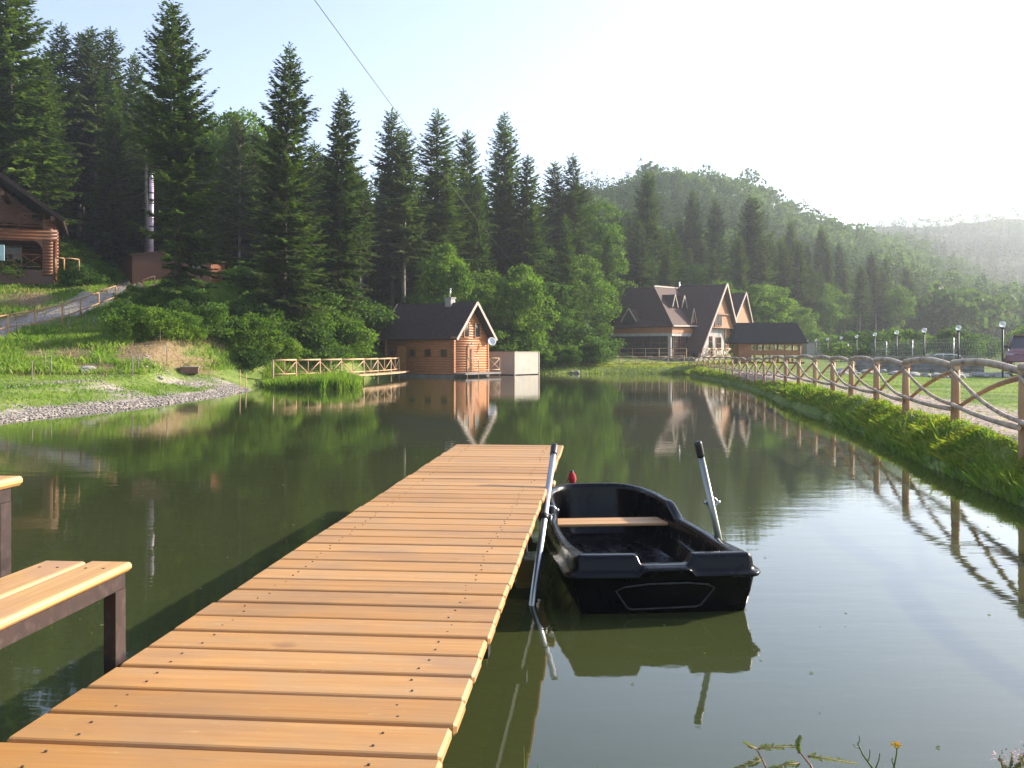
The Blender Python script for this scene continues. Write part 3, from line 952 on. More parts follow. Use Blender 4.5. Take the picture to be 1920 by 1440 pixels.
# lawn
lw = scatter(50000, (6.5, 26), (9, 50), lambda x, y, d: sidef(x, y) > 1.9, 5)
blades("lawn_grass", lw, .055 + .03*fbm(lw[:, 0], lw[:, 1]), M['meadow'], 5, .014, .8)
pj = scatter(2500, (6.2, 13), (8, 40), lambda x, y, d: (sidef(x, y) > .1) & (sidef(x, y) < 2.2), 55, .8)
blades("path_tufts", pj, .06 + 0*pj[:, 0], M['meadow'], 6, .012, .8)
# far bank
fb = scatter(14000, (-12, 22), (76, 90), lambda x, y, d: (d > 0) & (y < 92), 6)
blades("shore_grass", fb, .16 + .08*fbm(fb[:, 0]*.4, fb[:, 1]*.4), M['grass'], 7, .04, .6)
# left flat and slope
lf = scatter(16000, (-34, -9), (26, 50), lambda x, y, d: (d > 1.2) & (GZ(x, y) < 1.4) & (fbm(x*.25, y*.25) < .12), 8, .35)
blades("bank_tufts", lf, .13 + .05*fbm(lf[:, 0], lf[:, 1]), M['meadow'], 8, .02, .7)
def slopeok(x, y, d):
    z = GZ(x, y)
    px = CX + F*x/y; py = HY + (EYE-z)*F/y
    t = linedist(x, y, [(p.x, p.y) for p in TRKP])
    e = np.zeros(len(x), bool)
    for a in ((300,655,85,27),(345,680,60,18),(60,562,55,18),(140,665,50,14),(180,690,50,9),(75,665,32,9)):
        e |= ((px-a[0])/a[2])**2 + ((py-a[1])/a[3])**2 < np.random.RandomState(1).uniform(.4, 1.6, len(x))
    return (z > .9) & (d > 1) & (t > 1.35) & ~e & (px > -60) & (px < 760)
s1 = scatter(85000, (-38, -5), (38, 78), slopeok, 9, .22)
blades("hillside_grass", s1, .26 + .24*np.clip(fbm(s1[:, 0]*.35, s1[:, 1]*.35), -.5, .7), M['meadow'], 9, .03, .6)
s2 = scatter(3000, (-36, -8), (38, 66), lambda x, y, d: (GZ(x, y) > .8) & (d > 1), 10, .5)
blades("dry_stalks", s2, .36 + 0*s2[:, 0], M['drygrass'], 10, .018, .5)
# reeds in the corner bay
def inreed(x, y, d):
    px = CX + F*x/y
    yb = np.interp(px, [490, 520, 600, 668, 690], [50.5, 47.5, 46.5, 48, 53])
    return (px > 495) & (px < 676) & (y > yb + .6*vn(x*2, y*2)) & (y < 57)
r = np.random.RandomState(12)
rx = r.uniform(-14, -6, 60000); ry = r.uniform(44, 58, 60000); k = inreed(rx, ry, None); rx = rx[k][:14000]; ry = ry[k][:14000]
rp = np.stack([rx, ry, np.maximum(GZ(rx, ry), -.05)], 1)
rpx = CX + F*rx/ry
blades("reeds", rp, np.interp(rpx, [495, 560, 640, 676], [.45, .6, .75, .5]), M['reed'], 12, .03, .35)
# pebbles on the gravel shore
r = np.random.RandomState(31)
bx_ = r.uniform(-32, -10.8, 60000); by_ = r.uniform(22, 48, 60000); dd = sdf(bx_, by_)
nn_ = fbm(bx_*.9, by_*.9)
k = (dd > -.15) & ((dd < 1.1 + nn_) | ((dd < 5) & (fbm(bx_*.25, by_*.25) + nn_*.5 > .0) & (r.rand(60000) < .3))); bx_ = bx_[k][:9000]; by_ = by_[k][:9000]
oct_ = np.array([[1,0,0],[-1,0,0],[0,1,0],[0,-1,0],[0,0,1],[0,0,-1]], float)
sz = r.uniform(.015, .055, (len(bx_), 1, 1))*r.uniform(.6, 1.3, (len(bx_), 6, 1))*np.array([1.3, 1, .7])
pv_ = oct_[None]*sz + np.stack([bx_, by_, GZ(bx_, by_)+.01], 1)[:, None]
fo_ = np.array([[0,2,4],[2,1,4],[1,3,4],[3,0,4],[2,0,5],[1,2,5],[3,1,5],[0,3,5]])
pf_ = (np.arange(len(bx_))[:, None, None]*6 + fo_[None]).reshape(-1, 3)
tag(link("pebbles", np_mesh("pebbles", pv_.reshape(-1, 3), pf_, M['pebble'])), kind="stuff")
# duckweed and bits of leaf floating along the bank
r = np.random.RandomState(13)
fx_ = r.uniform(4.5, 13, 40000); fy_ = r.uniform(5, 45, 40000); d = sdf(fx_, fy_)
k = (d < -.02) & (d > -.9*r.rand(40000)**2 - .05) & (fbm(fx_*1.2, fy_*1.2) > -.05); fx_ = np.concatenate([fx_[k][:3500], r.uniform(-5, 6, 260)]); fy_ = np.concatenate([fy_[k][:3500], 4 + 18*r.rand(260)**1.5])
a = r.rand(len(fx_))*6.283; s = r.uniform(.008, .035, len(fx_))
c = np.stack([fx_, fy_, np.full(len(fx_), .004)], 1)
u = np.stack([np.cos(a)*s, np.sin(a)*s, s*.12], 1); w = np.stack([-np.sin(a)*s*.5, np.cos(a)*s*.5, s*.1], 1)
tag(link("floating_leaves", leaf_mesh("floating_leaves", c, u, w, M['weed'])), kind="stuff")

# bushes one can tell apart, the rest share their zone
def bush(px, py, H, k, label, group=None, wide=1.0):
    p = hit(px, py)
    return plant("bush", BUSH, k, p.x, p.y, H, label, "bush", group, wide=wide, sink=.1)
BSH = [(14,530,1.5,1,"low bush under the log lodge porch at the picture edge",1.3),(46,520,1.3,0,"low bush in the middle below the log lodge porch rail",1.3),(82,515,1.2,1,"low bush right below the log lodge corner post",1.2),
 (228,600,1.9,2,"tall slender leafy shoot beside the rail above the slope",.6),(250,640,1.9,0,"rounded bush below the rail, leftmost of the slope row",1.2),
 (290,640,1.8,0,"big leafy bush below the brown shed",1.3),(350,645,1.9,2,"tall bush right below the ragged conifer",1.2),(390,640,2.0,1,"dark bush on the slope right of the ragged conifer",1.2),
 (455,660,2.0,0,"bright bush above the corner of the pond",1.2),(500,672,1.7,0,"low bright bush near the end of the water rail",1.4),(560,650,2.4,1,"dark bush below the tall dense conifer",1.2),
 (605,690,2.0,1,"dark thicket bush behind the reeds",1.3),(640,670,2.6,0,"sunlit bush behind the water rail",1.2),(170,440,2.6,2,"pale green bush beside the log lodge",1.1),
 (120,500,1.8,0,"bush at the foot of the log lodge corner post",1.3),(10,470,2.8,0,"bush at the left picture edge before the lodge",1.3),(1384,668,3.0,1,"dark climbing bush against the left end of the pavilion",.6),
 (1000,672,2.6,0,"bright bush behind the pale panel box",1.4),(1110,668,2.8,1,"dark bush left of the restaurant windows",1.4),(960,650,3.4,2,"tall bright bush between cabin and panel box",1.3)]
for px, py, H, k, lab, wd in BSH: bush(px, py, H, k, lab, wide=wd)
rb = random.Random(21)
def bzone(px):
    if px < 250: return "low green bush on the slope below the log lodge", "bushes below the log lodge"
    if px < 480: return "low green bush on the slope below the shed", "bushes below the shed"
    if px < 720: return "leafy bush on the overgrown bank left of the cabin", "bushes left of the cabin"
    if px < 1130: return "leafy bush in the thicket between cabin and restaurant", "bushes right of the cabin"
    return "hazy low bush beyond the lawn and the lamps", "bushes beyond the lawn"
nb = 0
for _ in range(900):
    if nb > 165: break
    zn = rb.random()
    if zn < .22: px, Y = rb.uniform(60, 330), rb.uniform(60, 77)
    elif zn < .48: px, Y = rb.uniform(230, 520), rb.uniform(50, 70)
    elif zn < .72: px, Y = rb.uniform(480, 740), rb.uniform(54, 76)
    elif zn < .90: px, Y = rb.uniform(860, 1120), rb.uniform(79, 92)
    else: px, Y = rb.uniform(1520, 1950), rb.uniform(85, 130)
    x, y, z = on(px, Y)
    if sdf(np.array([x]), np.array([y]))[0] < 1.0: continue
    if linedist(np.array([x]), np.array([y]), [(p.x, p.y) for p in TRKP])[0] < 2.3: continue
    py = HY + (EYE-z)*F/y
    if 230 < px < 400 and py > 632: continue
    if px < 130 and Y < 68 : continue
    if 215 < px < 500 and Y > 57: continue
    lab, grp = bzone(px)
    H = rb.uniform(.9, 1.9) if px < 480 else rb.uniform(1.6, 3.4)
    plant("bush", BUSH, rb.randrange(3), x, y, H, lab, "bush", grp, wide=rb.uniform(1.0, 1.5), sink=.1)
    nb += 1

# ------------------------------------------------------------------ dock
DZ = .73                                     # deck top
yaw = -math.atan(.0922)
dock = empty("dock", (0, 0, 0), yaw)         # local Y runs along the dock
tag(dock, "long orange plank jetty reaching out over the pond", "dock")
def wl(x, y, root):                          # world -> local of a rotated root at ground
    q = root.matrix_basis.inverted() @ Vector((x, y, 0)); return q.x, q.y
xl, yl = wl(-1.808 + .0922*11.97, 11.97, dock); xr, yr = wl(-.456 + .0922*11.97, 11.97, dock)
DXL, DXR, DEND = xl, xr, (yl+yr)/2
STEP = .2297
db = MB(); tones = []
rd = random.Random(3)
k = 0
y = DEND
PL = []
while y > 1.2:
    y0, y1 = y - STEP + .019 + rd.uniform(-.003, .003), y
    dx = rd.uniform(-.007, .007); ex = rd.uniform(-.006, .006)
    if k == 14: ex += .05
    n0 = len(db.v)
    tl = Matrix.Translation((0, y, DZ + rd.uniform(-.002, .002))) @ Matrix.Rotation(rd.uniform(-.003, .003), 4, 'Z') @ Matrix.Translation((0, -y, 0))
    db.bbox((DXL+dx, y0, -.042), (DXR+ex, y1, 0), .011, tl)
    PL.append((y0, y1, DXL+dx, DXR+ex))
    tones += [rd.random()]*(len(db.v)-n0)
    y -= STEP; k += 1
deck = db.build("deck", M['deck'], dock)
a = deck.data.color_attributes.new("kind", 'FLOAT_COLOR', 'POINT')
a.data.foreach_set("color", np.repeat(np.array(tones, dtype=np.float32), 4))
nl = MB()
for i, (y0, y1, xa, xb) in enumerate(PL):
    if y1 < 2: continue
    for xx in (xa + .20, xb - .20):
        for yy in (y0 + .055, y1 - .06):
            x_ = xx + rd.uniform(-.02, .02); yy += rd.uniform(-.012, .012)
            rr_ = .0048 if yy < 6 else .0042
            nl.tube([(x_, yy, DZ-.004), (x_, yy, DZ+.0025)], rr_, 7)
tag(nl.build("nail_heads", M['nail'], dock), kind="stuff")
for xx in (DXL+.20, (DXL+DXR)/2, DXR-.20):
    MB().box((xx-.045, 1.0, DZ-.20), (xx+.045, DEND-.05, DZ-.047)).build("joist", M['dark'], dock)
for yy in (2.2, 4.6, 7.0, 9.4, DEND-.25):
    MB().box((DXL+.08, yy-.05, DZ-.30), (DXR-.08, yy+.05, DZ-.203)).build("cross_beam", M['dark'], dock)
    for xx in (DXL+.30, DXR-.42):
        MB().tube([(xx, yy, -1.4), (xx, yy, DZ-.303)], .05, 10).build("pile", M['dark'], dock)

# platform the photographer stands on (its edge is just outside the frame)
pf = empty("platform", (0, 0, 0), yaw)
tag(pf, "plank platform at the landward end of the jetty", "platform")
pb = MB()
y = 2.62 - .03
while y > -2:
    pb.bbox((-5.2, y-STEP+.016, DZ-.042), (DXL-.03, y, DZ), .011); y -= STEP
pb.build("deck", M['benchwood'], pf)

# ------------------------------------------------------------------ bench and table (run parallel to the dock)
def L2(x, y): return wl(x, y, bench)
bench = empty("bench", (0, 0, 0), yaw)
tag(bench, "low bench of two varnished slats on a brown steel frame at the jetty's left edge", "bench")
SZ = 1.085                                   # seat top
p = P(250, 1075, 3.72); bx1, by1 = wl(p.x, p.y, bench)
sw = .172
for i in range(2):
    xb = bx1 - i*(sw+.010)
    m_ = MB(); m_.bbox((-by1 + i*.008, xb-sw, SZ-.034), (1.6, xb, SZ), .012)
    m_.v = [(v[1], -v[0], v[2]) for v in m_.v]
    fixn(m_.build("seat_slat", M['benchwood'], bench))
fz = SZ - .036
f_ = MB()
f_.box((bx1-.057, -1.5, fz-.055), (bx1-.012, by1-.04, fz))
f_.box((bx1-.345, -1.5, fz-.055), (bx1-.300, by1-.10, fz))
f_.box((bx1-.298, by1-.149, fz-.052), (bx1-.059, by1-.104, fz-.002))
f_.build("frame", M['steelframe'], bench)
MB().box((bx1-.058, by1-.115, DZ-.22), (bx1-.011, by1-.039, fz-.056)).build("leg", M['steelframe'], bench)
MB().box((bx1-.058, .4, DZ+.001), (bx1-.011, .48, fz-.056)).build("leg", M['steelframe'], bench)
MB().box((bx1-.346, .4, DZ+.001), (bx1-.299, .48, fz-.056)).build("leg", M['steelframe'], bench)
for i in range(2):
    for yy in (by1-.13, by1-.9):
        for o in (.05, .12):
            x_ = bx1 - i*(sw+.01) - o
            MB().tube([(x_, yy, SZ-.003), (x_, yy, SZ+.002)], .0055, 7).build("nail", M['nail'], bench)

table = empty("table", (0, 0, 0), yaw)
tag(table, "varnished wooden table end on a dark brown steel leg at the left picture edge", "table")
TZ = 1.42
p = P(46, 900, 3.70); tx1, ty1 = wl(p.x, p.y, table)
for i in range(4):
    xb = tx1 - i*.182
    m_ = MB(); m_.bbox((-ty1, xb-.172, TZ-.036), (1.6, xb, TZ), .012)
    m_.v = [(v[1], -v[0], v[2]) for v in m_.v]
    fixn(m_.build("top_slat", M['benchwood'], table))
f_ = MB()
f_.box((tx1-.075, -1.5, TZ-.092), (tx1-.030, ty1-.04, TZ-.038))
f_.box((tx1-.66, ty1-.109, TZ-.088), (tx1-.077, ty1-.064, TZ-.040))
f_.box((tx1-.075, -1.5, DZ+.065), (tx1-.030, ty1-.04, DZ+.110))
f_.box((tx1-.66, -1.5, TZ-.092), (tx1-.615, ty1-.06, TZ-.038))
f_.build("frame", M['steelframe'], table)
MB().box((tx1-.076, ty1-.105, DZ+.112), (tx1-.029, ty1-.039, TZ-.094)).build("leg", M['steelframe'], table)
MB().box((tx1-.661, .9, DZ+.001), (tx1-.614, .965, TZ-.094)).build("leg", M['steelframe'], table)
MB().box((tx1-.077, .9, DZ+.112), (tx1-.029, .965, TZ-.094)).build("leg", M['steelframe'], table)

# ------------------------------------------------------------------ rowing boat
boat = empty("rowing_boat", (1.105, 6.86, 0), R(5.0))
tag(boat, "black plastic rowing boat with a notched square stern moored beside the jetty", "boat")
BL, BW = 3.20, .715
def planc(s):
    """gunwale outline, s 0..1 from stern middle round the right side to the bow middle -> (x, y)"""
    if s < .16:                                   # stern, straight
        t = s/.16; return BW*.86*t, -.015 + .02*t*t
    if s < .24:                                   # corner
        t = (s-.16)/.08*math.pi/2; return BW*.86 + BW*.14*math.sin(t), .005 + .12*(1-math.cos(t))
    if s < .70:
        t = (s-.24)/.46
        return BW*(1 + .02*math.sin(t*math.pi) - .10*t**2.2), .125 + t*(BL*.70-.125)
    t = (s-.70)/.30
    an = t*math.pi/2
    return BW*.90*math.cos(an)**.62 if t < 1 else 0, BL*.70 + BL*.30*math.sin(an)**.85
NS = 150
loop = []
for i in range(NS+1):
    s = i/NS; loop.append((s, *planc(s)))
full = [(s, x, y) for s, x, y in loop] + [(s, -x, y) for s, x, y in reversed(loop[1:-1])]
def ss(a, b, v):
    t = min(1, max(0, (v-a)/(b-a))); return t*t*(3-2*t)
def ring(s):
    zg = .30 + .035*ss(.5, 1, s)                                  # flange height
    zt = .385 + .05*(1-ss(.15, .42, s)) + .115*ss(.60, .68, s) + .03*ss(.68, 1, s)          # top of coaming
    notch = 1 - ss(.042, .054, s)                                 # motor notch in the stern
    fat = 1 - ss(.15, .5, s)
    zn = zg + .045*notch
    if notch > 0: zt = zt*(1-notch) + (zn+.016)*notch
    zg = zn
    tw = .05 + .05*fat
    st = s < .2                                                   # stern sides are steeper
    tap = 1.0 if not st else .9
    return [(.30 if not st else .16, -.16), (.17*tap, -.06), (.10*tap, .05), (.06*tap, .16), (.035, zg-.03), (.0, zg-.028), (-.012, zg-.012), (-.002, zg+.004),
            (.030, zg+.010), (.042, zg+.03*(1-notch)+.011), (.050, zt-.035*(1-notch)), (.062, zt-.010*(1-notch)), (.080, zt), (.080+tw*.6, zt), (.080+tw, zt-.012), (.095+tw, zt-.05*(1-notch*.5)),
            (.115+tw, .20), (.15+tw, .06), (.20+tw, .035)]
hv_, hf_ = [], []
nf = len(full)
for i in range(nf):
    s, x, y = full[i]
    s0, x0, y0 = full[i-1]; s1, x1, y1 = full[(i+1) % nf]
    t = Vector((x1-x0, y1-y0, 0)).normalized(); inn = Vector((-t.y, t.x, 0))
    for (o, z) in ring(s):
        q = Vector((x, y, 0)) + inn*o
        if s < .2: q = q - Vector((0, .0, 0))
        # hull narrows towards the bow underwater
        if z < .25 and o < .35 and s > .55 and z < .2: q = q + inn*(.10*(s-.55)/.45*(1-z/.25))
        hv_.append((q.x, q.y, z))
npf = len(ring(0))
for i in range(nf):
    j = (i+1) % nf
    for k in range(npf-1):
        hf_.append((i*npf+k, j*npf+k, j*npf+k+1, i*npf+k+1))
hf_.append(tuple(i*npf+npf-1 for i in range(nf)))                 # floor
hf_.append(tuple(i*npf for i in reversed(range(nf))))             # bottom
hull = MB().add(hv_, hf_, True).build("hull", M['boat'], boat)
fixn(hull)
ws = hull.modifiers.new("n", 'WEIGHTED_NORMAL'); 
# recess panel outlined on the transom
tp = MB()
pts = [(-.30,.235),(-.36,.20),(-.27,.055),(-.235,.04),(.235,.055),(.27,.07),(.36,.215),(.31,.245),(.16,.262),(-.12,.258)]
pts = pts + [pts[0]]
tp.tube([(x, -.018 + .02*(abs(x)/.615)**2 + float(np.interp(z, [-.06,.05,.16,.26], [.153,.09,.054,.035])), z*.9+.0) for x, z in pts], .006, 6, False)
tp.build("transom_panel", mat("panel_outline_grey", (.07,.065,.06), (.035,.033,.03), 20, .45), boat)  # plain paler grey line along the panel outline
# floor ribs and side ledges
fl = MB()
for xx in (-.22, 0, .22): fl.bbox((.35, xx-.03, .030), (2.5, xx+.03, .055), .01, Matrix(((0,1,0,0),(1,0,0,0),(0,0,1,0),(0,0,0,1))))
for sx in (-1, 1): fl.bbox((.5, sx*.545-.035, .19), (2.35, sx*.545+.035, .215), .01, Matrix(((0,1,0,0),(1,0,0,0),(0,0,1,0),(0,0,0,1))))
fixn(fl.build("floor_rib", M['boat'], boat))
for i in range(2):
    sb_ = MB().bbox((-.585, 1.98+i*.165, .285), (.585, 2.135+i*.165, .312), .006)
    sb_.build("seat_plank", mat("boat_seat_wood", (.58,.33,.13), (.45,.24,.09), 2, .5, (.6,10,10), .001) if i == 0 else bpy.data.materials["boat_seat_wood"], boat)

M['alu_shade'] = mat("shade_grey_aluminium", (.30,.31,.28), (.20,.21,.18), 14, .42, (1,1,.2), 0, .85)  # darker aluminium copy; the right oar's shaded side is put into its colour
def oar(tip, entry, label, mm='alu'):
    tip, entry = Vector(tip), Vector(entry)
    d = (entry-tip).normalized(); L = (entry-tip).length
    root = empty("oar", tip)
    root.rotation_euler = d.to_track_quat('Z', 'Y').to_euler()
    tag(root, label, "oar")
    MB().tube([(0,0,.125), (0,0,1.0), (0,0,L+.12)], .027, 18).build("shaft", M[mm], root)
    MB().tube([(0,0,-.004),(0,0,.002),(0,0,.02),(0,0,.11),(0,0,.13)], [.018,.029,.033,.031,.032], 18).build("grip", M['rubber'], root)
    MB().tube([(0,0,.88),(0,0,.93)], .034, 14).build("collar", M['rubber'], root)
    b = MB(); z1, z2, z3 = L+.1, L+.22, L+.56
    b.add([(-.018,-.01,z1),(.018,-.01,z1),(.018,.01,z1),(-.018,.01,z1),(-.08,-.006,z2),(.08,-.006,z2),(.08,.006,z2),(-.08,.006,z2),(-.085,-.004,z3),(.085,-.004,z3),(.085,.004,z3),(-.085,.004,z3)],
        [(0,1,5,4),(1,2,6,5),(2,3,7,6),(3,0,4,7),(4,5,9,8),(5,6,10,9),(6,7,11,10),(7,4,8,11),(8,9,10,11),(3,2,1,0)])
    b.build("blade", M['rubber'], root)
    return root
oar((.385, 8.66, EYE-(835-HY)/F*8.66), (.152, 7.20, 0), "aluminium oar with black grip leaning on the jetty's edge, its blade in the water")
o2 = oar((1.52, 7.86, EYE-(828-HY)/F*7.86), (1.80, 8.02, .0), "aluminium oar coloured as if shaded, standing upright in the oarlock on the boat's far right side", 'alu_shade')
# oarlocks on the boat
def lock(px, py, Y, side):
    w = P(px, py, Y); l = boat.matrix_basis.inverted() @ w
    r_ = MB()
    r_.tube([(l.x, l.y, l.z-.13), (l.x, l.y, l.z-.035)], .009, 8)
    ringp = [(l.x + .045*math.cos(a), l.y, l.z + .040*math.sin(a)) for a in [i*math.pi*2/14 for i in range(15)]]
    r_.tube(ringp, .008, 6, False)
    r_.tube([(l.x-.068, l.y, l.z), (l.x-.045, l.y, l.z)], .015, 8); r_.tube([(l.x+.045, l.y, l.z), (l.x+.068, l.y, l.z)], .015, 8)
    r_.build("oarlock", M['alu'], boat)
lock(1335, 942, 7.95, 1)
lock(1033, 957, 8.3, -1)
# mooring rod with a red cloth behind the bow
w = P(1072, 900, 10.35)
mr = tag(empty("mooring_post", (w.x, w.y, 0)), "short black rod wrapped in red cloth beyond the boat's bow", "post")
zt_ = EYE - (882-HY)/F*10.35
MB().tube([(0,0,-1.3),(0,0,zt_)], .021, 10).build("rod", M['rubber'], mr)
MB().tube([(0,0,zt_-.02),(0.003,0,zt_-.045),(.006,-.004,zt_-.09),(.005,0,zt_-.125),(0,0,zt_-.14)], [.022,.036,.044,.034,.022], 9).add([],[]).build("cloth", M['red_rag'], mr)
MB().tube([(.02,-.02,zt_-.1),(.035,-.02,zt_-.16),(.05,-.01,zt_-.22)], [.008,.007,.003], 6).tube([(-.02,-.02,zt_-.07),(-.045,-.02,zt_-.10),(-.06,-.01,zt_-.13)], [.007,.006,.003], 6).build("loose_end", M['red_rag'], mr)

# ------------------------------------------------------------------ building helpers
def logwall(b, p0, p1, z0, z1, course=.19, r=.105, out=.14):
    """stack of horizontal round logs between two ground points, ends crossing by out"""
    p0, p1 = Vector((*p0, 0)), Vector((*p1, 0)); d = (p1-p0).normalized()
    n = int(round((z1-z0)/course)); c = (z1-z0)/n
    for i in range(n):
        z = z0 + c*(i+.5)
        b.tube([p0 - d*out + Vector((0,0,z)), p1 + d*out + Vector((0,0,z))], max(r, c*.54), 8)
def slab(b, poly, th):
    """roof slab: polygon given counter-clockwise seen from above, thickness downwards along its normal"""
    ps = [Vector(p) for p in poly]
    n = (ps[1]-ps[0]).cross(ps[2]-ps[0]).normalized()
    if n.z < 0: n = -n
    return b.prism(ps, -n*th)
def window(root, c, u, n_, w, h, fm=.07, mull=1, bars=0, fmat='trim', name="window"):
    """window centred at c; u across, n_ outward normal"""
    c, u, n_ = Vector(c), Vector(u).normalized(), Vector(n_).normalized(); z = Vector((0,0,1))
    Mx = Matrix(((u.x, n_.x, 0, c.x),(u.y, n_.y, 0, c.y),(u.z, n_.z, 1, c.z),(0,0,0,1)))
    f = MB()
    f.box((-w/2-fm, -.03, -h/2-fm),(w/2+fm, .045, -h/2), Mx); f.box((-w/2-fm, -.03, h/2),(w/2+fm, .045, h/2+fm), Mx)
    f.box((-w/2-fm, -.03, -h/2),(-w/2, .042, h/2), Mx); f.box((w/2, -.03, -h/2),(w/2+fm, .042, h/2), Mx)
    for i in range(1, mull+1):
        x = -w/2 + w*i/(mull+1); f.box((x-fm*.3, -.02, -h/2),(x+fm*.3, .036, h/2), Mx)
    for i in range(1, bars+1):
        zz = -h/2 + h*i/(bars+1); f.box((-w/2, -.02, zz-fm*.25),(w/2, .03, zz+fm*.25), Mx)
    fo = fixn(f.build(name, M[fmat], root))
    g = MB().box((-w/2, -.02, -h/2),(w/2, .012, h/2), Mx)
    fixn(g.build("pane", M['glass'], fo))
    return fo
def xrail(b, p0, p1, h, r=.035, cross=True, low=.15):
    p0, p1 = Vector(p0), Vector(p1); z = Vector((0,0,1))
    b.tube([p0+z*h, (p0+p1)/2+z*(h+.02), p1+z*h], r*1.15, 6); b.tube([p0+z*h*low, p1+z*h*low], r, 6)
    if cross:
        b.tube([p0+z*h*low, p1+z*(h-.03)], r*.8, 6); b.tube([p1+z*h*low, p0+z*(h-.03)], r*.8, 6)

# ------------------------------------------------------------------ cabin at the water
cx, cy = (850-CX)/F*69.8, 69.8
ca = math.atan2(.839, .545)
cabin = empty("log_cabin", (cx, cy, 0), ca)
tag(cabin, "small orange log cabin with a steep brown roof standing at the pond's edge", "cabin")
GW, SL = 4.3, 6.3
eave, rz_ = 2.92, 5.2
b = MB(); logwall(b, (0,0), (GW,0), .16, eave); logwall(b, (0,0), (0,SL), .16, eave); logwall(b, (GW,0),(GW,SL), .35, eave); logwall(b, (0,SL),(GW,SL), .35, eave)
n = 12
for yy in (0, SL):
    for i in range(n):
        z = eave + (rz_-eave)*(i+.5)/n; hw = GW/2*(1-(i+.62)/n)
        b.tube([(GW/2-hw-.02, yy, z), (GW/2+hw+.02, yy, z)], .11, 8)
b.box((.06,.06,.2),(GW-.06,SL-.06,eave-.1))
b.build("wall", M['cabin'], cabin)
MB().box((-.12,-.12,-.9),(GW+.12,SL+.12,.15)).build("plinth", M['concrete'], cabin)
b = MB()
ov, dy0, dy1 = .42, -.62, .7
sl_ = (rz_+.35-eave)/(GW/2)
er = eave + .35 - sl_*ov
for sx in (0, 1):
    xe = -ov if sx == 0 else GW+ov
    slab(b, [(GW/2, dy0, rz_+.35), (GW/2, SL+dy1, rz_+.35), (xe, SL+dy1, er), (xe, dy0, er)], .10)
fixn(b.build("roof", M['brownroof'], cabin))
for sx in (0, 1):
    xe = -ov if sx == 0 else GW+ov
    for yy in (dy0-.03, SL+dy1+.03):
        MB().bar((GW/2, yy, rz_+.30), (xe, yy, er-.05), .05, .20, (0,0,1)).build("bargeboard", M['trim'], cabin)
b = MB()
for sx in (0, 1):
    xe = -ov+.05 if sx == 0 else GW+ov-.05
    slab(b, [(GW/2, dy0+.03, rz_+.235), (GW/2, 0, rz_+.235), (xe, 0, er+.06), (xe, dy0+.03, er+.06)], .03)
fixn(b.build("soffit", M['orange'], cabin))
window(cabin, (1.45,-.12,3.45), (1,0,0), (0,-1,0), .55, 1.0, .06, 0, 0, 'cabin')
window(cabin, (2.85,-.12,3.45), (1,0,0), (0,-1,0), .60, 1.0, .06, 0, 0, 'cabin')
for yy in (.75, 2.25, 3.75, 5.7): window(cabin, (-.12, yy, 1.75), (0,1,0), (-1,0,0), .42, .42, .07, 0, 0, 'lodgewood')
dr = MB().box((-.16, 4.35, .36),(-.10, 5.15, 2.25)).build("door", M['cabin'], cabin)
MB().tube([(-.20,4.45,1.2),(-.17,4.45,1.2)], .03, 8).build("handle", M['alu'], dr)
dr = MB().box((1.55,-.17,.40),(2.35,-.11,2.30)).build("door", M['orange'], cabin)
MB().tube([(1.65,-.21,1.3),(1.65,-.17,1.3)], .03, 8).build("handle", M['alu'], dr)
MB().tube([(1.93,-.22,.36),(1.93,-.22,2.05)], .035, 8).build("drain_pipe", M['dark'], cabin)
MB().tube([(1.93,-.3,2.35),(1.93,-.3,2.5)], [.10,.06], 8).build("wall_lamp", M['white'], cabin)
ch = MB().box((1.85,1.6,4.9),(2.4,2.15,5.86)).box((1.79,1.54,5.86),(2.46,2.21,5.93)).build("chimney", M['white'], cabin)
MB().tube([(2.12,1.88,5.98),(2.12,1.88,6.55)], .065, 10).tube([(2.12,1.88,6.55),(2.12,1.88,6.62)], [.14,.04], 10).build("flue", M['alu'], ch)
# dish
bd = MB(); D0 = Vector((GW-.35, -.70, 2.62)); dn = Vector((-.5,-.8,.3)).normalized(); du = dn.cross(Vector((0,0,1))).normalized(); dv = du.cross(dn)
vs = [D0 - dn*.10]; 
for rr2, dd in ((.14,.07),(.26,.025),(.335,0)):
    for i in range(20):
        a = i*math.pi/10; vs.append(D0 + du*rr2*math.cos(a) + dv*rr2*math.sin(a) - dn*dd)
fs = [(0, 1+i, 1+(i+1)%20) for i in range(20)]
for q in range(2):
    for i in range(20): fs.append((1+q*20+i, 1+(q+1)*20+i, 1+(q+1)*20+(i+1)%20, 1+q*20+(i+1)%20))
bd.add(vs, fs, True); bd.tube([D0 - dn*.1, (GW-.1, -.1, 2.5)], .025, 6); bd.tube([D0 - dv*.32, D0 + dn*.32], .012, 5)
ds = bd.build("satellite_dish", M['dish'], cabin); sm = ds.modifiers.new("s", 'SOLIDIFY'); sm.thickness = .012
# landing in front of the gable
b = MB(); b.box((-.2,-1.25,.18),(GW+.1,-.13,.30)); b.build("landing", M['concrete'], cabin)
b = MB()
for xx in (.1, 1.5, 2.9, GW): b.tube([(xx,-1.18,-.9),(xx,-1.18,1.35)], .035, 6)
xrail(b, (.1,-1.18,.35),(1.5,-1.18,.35), 1.0, .028); b.tube([(1.5,-1.18,.5),(2.9,-1.18,.5)], .025, 6); xrail(b, (2.9,-1.18,.35),(GW,-1.18,.35), 1.0, .028)
b.build("landing_rail", M['log_far'], cabin)

